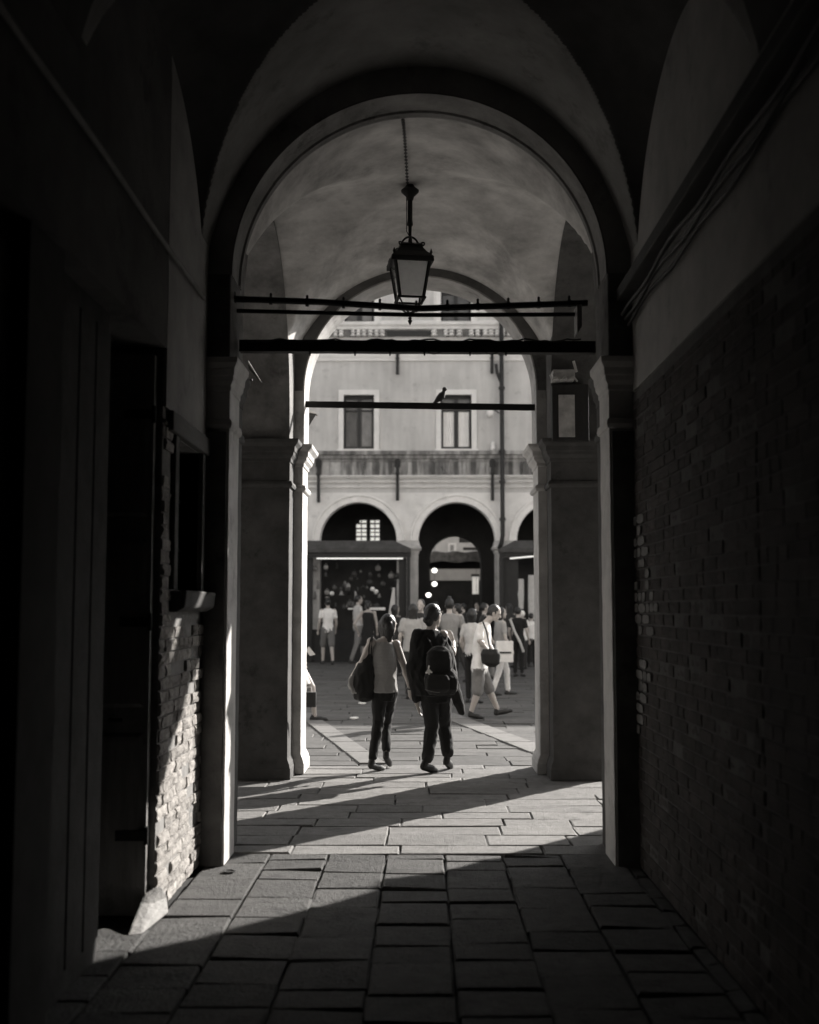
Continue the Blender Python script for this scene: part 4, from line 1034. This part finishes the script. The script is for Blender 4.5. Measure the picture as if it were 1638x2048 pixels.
# wall irons
for px, y0, y1 in ((637,918,1005),(795,918,1001),(985,918,1001),(795,700,749),(984,700,747)):
    t = P(px, y0, YF-.12); b = P(px, y1, YF-.12)
    mb = MB(); mb.tube([t, t.lerp(b,.3), t.lerp(b,.33), t.lerp(b,.36), t.lerp(b,.39), b], [.055,.045,.065,.065,.045,.05], 8)
    if y0 > 900: c_ = P(px, 927, YF-.12); mb.box(c_.x-.085, c_.x+.085, YF-.15, YF-.05, c_.z-.10, c_.z+.10)
    mb.build('wall_iron', M('wall_iron_rust', .04, .3, 6, .8, .3), fb)
# downpipe
dp = MB(); X_ = P(1003,900,YF).x
dp.tube([(X_, YF-.28, 11.7), (X_, YF-.28, 3.75), (X_-.04, YF-.26, 3.5), (X_-.10, YF-.2, 3.35)], .068, 10)
dp = dp.build('downpipe', M('dark_pipe', .03, .2, 8, .6, .1), smooth=True); tag(dp, 'dark downpipe running down the far facade right of the middle arch', 'pipe')
for py in (642, 712, 780, 905, 966, 1040):
    z_ = fz(py); mb = MB(); mb.lathe((X_, YF-.28, z_), [(-.05,.078),(-.04,.095),(.04,.095),(.05,.078)], 10); mb.box(X_-.02, X_+.02, YF-.28, YF, z_-.02, z_+.02); mb.build('collar', M('dark_pipe', .03), dp)
mb = MB(); q_ = P(992,728,YF-.3); mb.tube([q_, q_+Vector((.03,0,-.25)), Vector((X_, YF-.28, q_.z-.6))], .05, 8); mb.build('branch', M('dark_pipe', .03), dp)
# small lamp on the wall and a pot on the cornice
c_ = P(980,826,YF-.35); wl = thing('wall_lamp', 'small white dome lamp on a bracket beside the downpipe', 'lamp')
mb = MB(); mb.lathe(c_, [(-.13,.03),(-.10,.10),(-.02,.12),(.08,.10),(.14,.05),(.16,.02)], 14); mb.build('dome', white_c, wl, smooth=True)
mb = MB(); mb.tube([c_+Vector((0,0,.14)), c_+Vector((.15,.05,.10)), c_+Vector((.28,.06,0))], .02, 6); mb.build('bracket', iron(), wl)
c_ = P(986,893,YF-.12); mb = MB(); mb.lathe((c_.x, YF-.10, fz(903)), [(0,.06),(.12,.09),(.13,.05),(.2,.08),(.26,.05),(.3,.01)], 12)
tag(mb.build('pot', white_c, smooth=True), 'small white pot on the stained cornice left of the downpipe', 'pot')

# ------------------------------------------------------------ shop canopies
def canopy(label, pxa, pxb, tubea, tubeb, ca=None):
    t = thing('shop_front', label, 'shop')
    a = P(pxa, 1105, YF-.3); b = P(pxb, 1105, YF-.3); z1 = fz(1083); z0 = fz(1107)
    mb = MB(); ia = ca or (.0, .5)
    mb.rings([[(a.x, YF-.75, z0-.0),(b.x, YF-.75, z0),(b.x, YF-.10, z0),(a.x, YF-.10, z0)], [(a.x, YF-.75, z0+.12),(b.x, YF-.75, z0+.12),(b.x, YF-.10, z0+.12),(a.x, YF-.10, z0+.12)], [(a.x+ia[0], YF-.5, z1),(b.x-ia[1], YF-.5, z1),(b.x-ia[1], YF-.10, z1),(a.x+ia[0], YF-.10, z1)]])
    mb.build('canopy', M('canopy_canvas', .07, .3, 4, .9, .3, 20), t)
    mb = MB(); mb.box(a.x, a.x+.10, YF-.70, YF-.55, 0, z0); mb.box(b.x-.12, b.x-.02, YF-.70, YF-.55, 0, z0); mb.box(a.x, b.x, YF-.69, YF-.56, z0-.14, z0-.01)
    mb.box(a.x, a.x+.55, YF-.54, YF-.40, 0, z0-.15); mb.box(b.x-.36, b.x-.13, YF-.54, YF-.40, 0, z0-.15)
    mb.build('frame', M('shop_frame', .02, .2, 5, .6, .1), t)
    p0 = P(tubea, 1117, YF-.8); p1 = P(tubeb, 1117 if tubea < 900 else 1112, YF-.8)
    mb = MB(); mb.tube([p0, p1], .02, 8); mb.build('fluorescent_tube', M('tube_light', (.9,.88,.84), 0, 1, .5, 0, emit=.38 if tubea < 900 else .15), t)
    mb = MB(); mb.box(a.x+.1, b.x-.1, YF+.9, YF+1.0, 0, z0); mb.build('back_panel', M('sooty_plaster', .035), t)
    mb = MB(); mb.box(a.x+.15, b.x-.3, YF-.45, YF+.2, .0, .95); mb.build('counter', M('counter_wood', .02, .3, 4, .7, .2), t)
    return t, a, b
canopy('souvenir shop under a dark canopy in the left far arch, long tube light above', 590, 822, 633, 806)
canopy('shop under a dark canopy at the right, mostly hidden by the jamb', 998, 1180, 1020, 1075, (.45, .0))
# goods
random.seed(21)
def good(kind, c, s_, val):
    mb = MB(); mt = M('goods_%d' % int(val*20), val, .3, 14, .6, .2, emit=0)
    if kind == 'hat': mb.lathe(c, [(0,s_),(.01,s_),(.02,s_*.55),(.09,s_*.5),(.12,s_*.3),(.13,.02)], 14)
    elif kind == 'bag':
        mb.loft([(c, X1, F1, s_*.8, .05),(c+Vector((0,0,s_)), X1, F1, s_, .07),(c+Vector((0,0,s_*1.7)), X1, F1, s_*.6, .03)], 12, 3); mb.tube([c+Vector((-s_*.4,0,s_*1.6)), c+Vector((0,0,s_*2.4)), c+Vector((s_*.4,0,s_*1.6))], .01, 5)
    elif kind == 'scarf':
        mb.loft([(c, X1, F1, s_*.55, .02),(c+Vector((.02,0,s_*1.5)), X1, F1, s_*.45, .035),(c+Vector((0,0,s_*3)), X1, F1, s_*.3, .03)], 10)
    else: mb.ell(c, (s_*.55, s_*.5, s_*.5), None, 12)
    o = mb.build({'hat':'hat','bag':'hanging_bag','scarf':'scarf','ball':'mask'}[kind], mt, smooth=True)
    return o
LBL = {'hat':('straw hat hung in the souvenir shop display','hat','hats in the souvenir shop'),'bag':('small bag hung in the souvenir shop display','bag','bags in the souvenir shop'),'scarf':('scarf hung in the souvenir shop display','scarf','scarves in the souvenir shop'),'ball':('round pale souvenir in the shop display','souvenir','round souvenirs in the shop')}
for i in range(64):
    px = random.uniform(628, 800); py = random.choice((1140,1158,1176,1195,1216))+random.uniform(-6,6)
    k = random.choice(('hat','bag','scarf','scarf','bag','bag')); v = random.choice((.06,.1,.15,.2,.3,.45))
    o = good(k, P(px, py, YF+random.uniform(-.4,.5)), random.uniform(.04,.10), v*.6); tag(o, *LBL[k])
for px, py in ((745,1178),(752,1183),(664,1187)): tag(good('ball', P(px,py,YF-.72), .13, .7), *LBL['ball'])
tag(MB().box(P(738,1218,33.7).x, P(770,1218,33.7).x, 33.66, 33.9, P(745,1220,33.7).z, P(745,1215,33.7).z).build('display_shelf', white_c), 'bright narrow shelf end in the souvenir shop, right of the far woman', 'shelf')
tag(MB().box(P(696,1218,33.7).x, P(712,1218,33.7).x, 33.66, 33.9, P(745,1219,33.7).z, P(745,1216,33.7).z).build('display_shelf', white_c), 'bright narrow shelf end in the souvenir shop, left of the far woman', 'shelf')
a = P(779,1200,33.72); mb = MB(); mb.rings([[(P(778,1,33.7).x,y_,P(778,1232,33.7).z),(P(792,1,33.7).x,y_,P(778,1232,33.7).z),(P(791,1,33.7).x,y_,P(778,1175,33.7).z),(P(787,1,33.7).x,y_,P(778,1175,33.7).z)] for y_ in (33.68,33.74)])
tag(mb.build('banner', pale_c), 'pale tapering banner hanging at the right side of the souvenir shop', 'banner')
for px, tp, bt in ((1040,1158,1218),(1064,1150,1240)):
    mb = MB(); a = P(px, tp, 34.0); b = P(px, bt, 34.0); mb.loft([(b, X1, F1, .10, .04),(a.lerp(b,.5), X1, F1, .12, .05),(a, X1, F1, .11, .03)], 14)
    tag(mb.build('hanging_cloth', cloth('hung_cloth', .5)), 'pale cloth hanging in the right shop, %s' % ('left one in the open' if px == 1040 else 'right one beside the jamb'), 'cloth', 'cloths in the right shop')
# globes in the middle arch
for px, py, lab in ((869,1141,'topmost of the three small glowing globes'),(869,1168,'middle one of the three small glowing globes'),(857,1190,'lowest of the three small glowing globes'),(953,1223,'small glowing globe beside the head of the man in white')):
    c_ = P(px, py, 36.2); gl_ = thing('globe_lamp', lab+' in the middle arch', 'lamp', 'glowing globes in the middle arch')
    mb = MB(); mb.ell(c_, (.085,.085,.075)); mb.build('globe', M('globe_light', (1,.97,.92), 0, 1, .5, 0, emit=1.3), gl_, smooth=True)
    mb = MB(); mb.tube([c_+Vector((0,0,.07)), Vector((c_.x, 36.2, 5.05))], .006, 5); mb.build('cord', iron(), gl_)

# ------------------------------------------------------------ beyond the passage: courtyard
cy = thing('courtyard_house', 'pale plastered house seen through the middle arch of the far facade', 'building')
YD = 50.0
mb = MB(); grid_wall(mb, -14, 18, 0, 7.5, YD, YD+.5, [(P(895,1,YD).x, P(907,1,YD).x, P(900,1102,YD).z, P(900,1088,YD).z)]); mb.build('wall', M('court_plaster', .5, .15, 2, .9, .2), cy)
mb = MB(); mb.box(P(893,1,YD).x, P(909,1,YD).x, YD-.06, YD-.002, P(900,1103.5,YD).z, P(900,1086,YD).z); f_ = mb.build('window', f_stone(), cy)
mb = MB(); mb.box(P(897,1,YD).x, P(904,1,YD).x, YD-.08, YD-.062, P(900,1101,YD).z, P(900,1090,YD).z); mb.build('pane', M('grey_pane', .3, .2, 4, .4, 0), f_)
aw = thing('market_roof', 'dark sagging tarpaulin roof beyond the middle arch', 'canopy'); YA = 44.0
mb = MB(); n = 20
mb.rings([[(P(840+i*8,1,YA).x, YA+dy, P(850,1104+1.5*sin(i*1.3)+z_, YA).z) for i in range(n)]+[(P(840+i*8,1,YA).x, YA+dy, P(850,1124+2*sin(i*.9)+z_, YA).z) for i in reversed(range(n))] for dy, z_ in ((0,0),(1.2,-4))])
mb.build('tarpaulin', M('tarpaulin', .10, .6, 5, .9, .5, 14), aw)
mb = MB(); p0 = P(858,1138,YA-.3); p1 = P(966,1161,YA-.3); mb.box(p0.x, p1.x, YA-.35, YA-.25, p1.z, p0.z); mb.build('valance', M('valance_cloth', .36, .1, 4, .9, .1), aw)
mb = MB(); mb.box(P(820,1,YA).x, P(1010,1,YA).x, YA+1.0, YA+1.1, 0, P(850,1112,YA).z); mb.build('shade_sheet', black(), aw)  # dark sheet added to stand for the shade under the tarpaulin
mb = MB(); 
for px in (852, 972): q_ = P(px, 1120, YA-.3).x; mb.box(q_-.05, q_+.05, YA-.32, YA-.22, 0, P(px,1120,YA).z)
mb.build('post', iron(), aw)
mb = MB(); p0 = P(918,1060,43.2); p1 = P(960,1092,43.2); mb.box(p0.x, p1.x+1.2, 43.1, 43.3, P(918,1093,43.2).z+.15, 6); mb.box(P(922,1,43.2).x, P(952,1,43.2).x, 43.05, 43.35, P(918,1100,43.2).z, P(918,1095,43.2).z)
tag(mb.build('court_wall', M('sooty_plaster', .035)), 'dark wall corner hanging into the view through the middle arch', 'wall')
lp = thing('standing_lamp', 'tall pale rectangular lantern standing beyond the middle arch', 'lamp')
mb = MB(); p0 = P(945,1153,43); p1 = P(957,1188,43); mb.box(p0.x, p1.x, 43, 43.2, p1.z, p0.z); mb.build('glass', M('lamp_glass', (.7,.68,.64), .1, 4, .6, 0, emit=.18), lp)
mb = MB(); mb.box(p0.x-.04, p1.x+.04, 42.97, 43.23, p0.z, p0.z+.09); mb.box(p0.x-.03, p1.x+.03, 42.98, 43.22, 0, p1.z); mb.build('case', iron(), lp)
# ledge on the inside of the through passage so no sky shows under the roof
print('objects', len(bpy.data.objects))
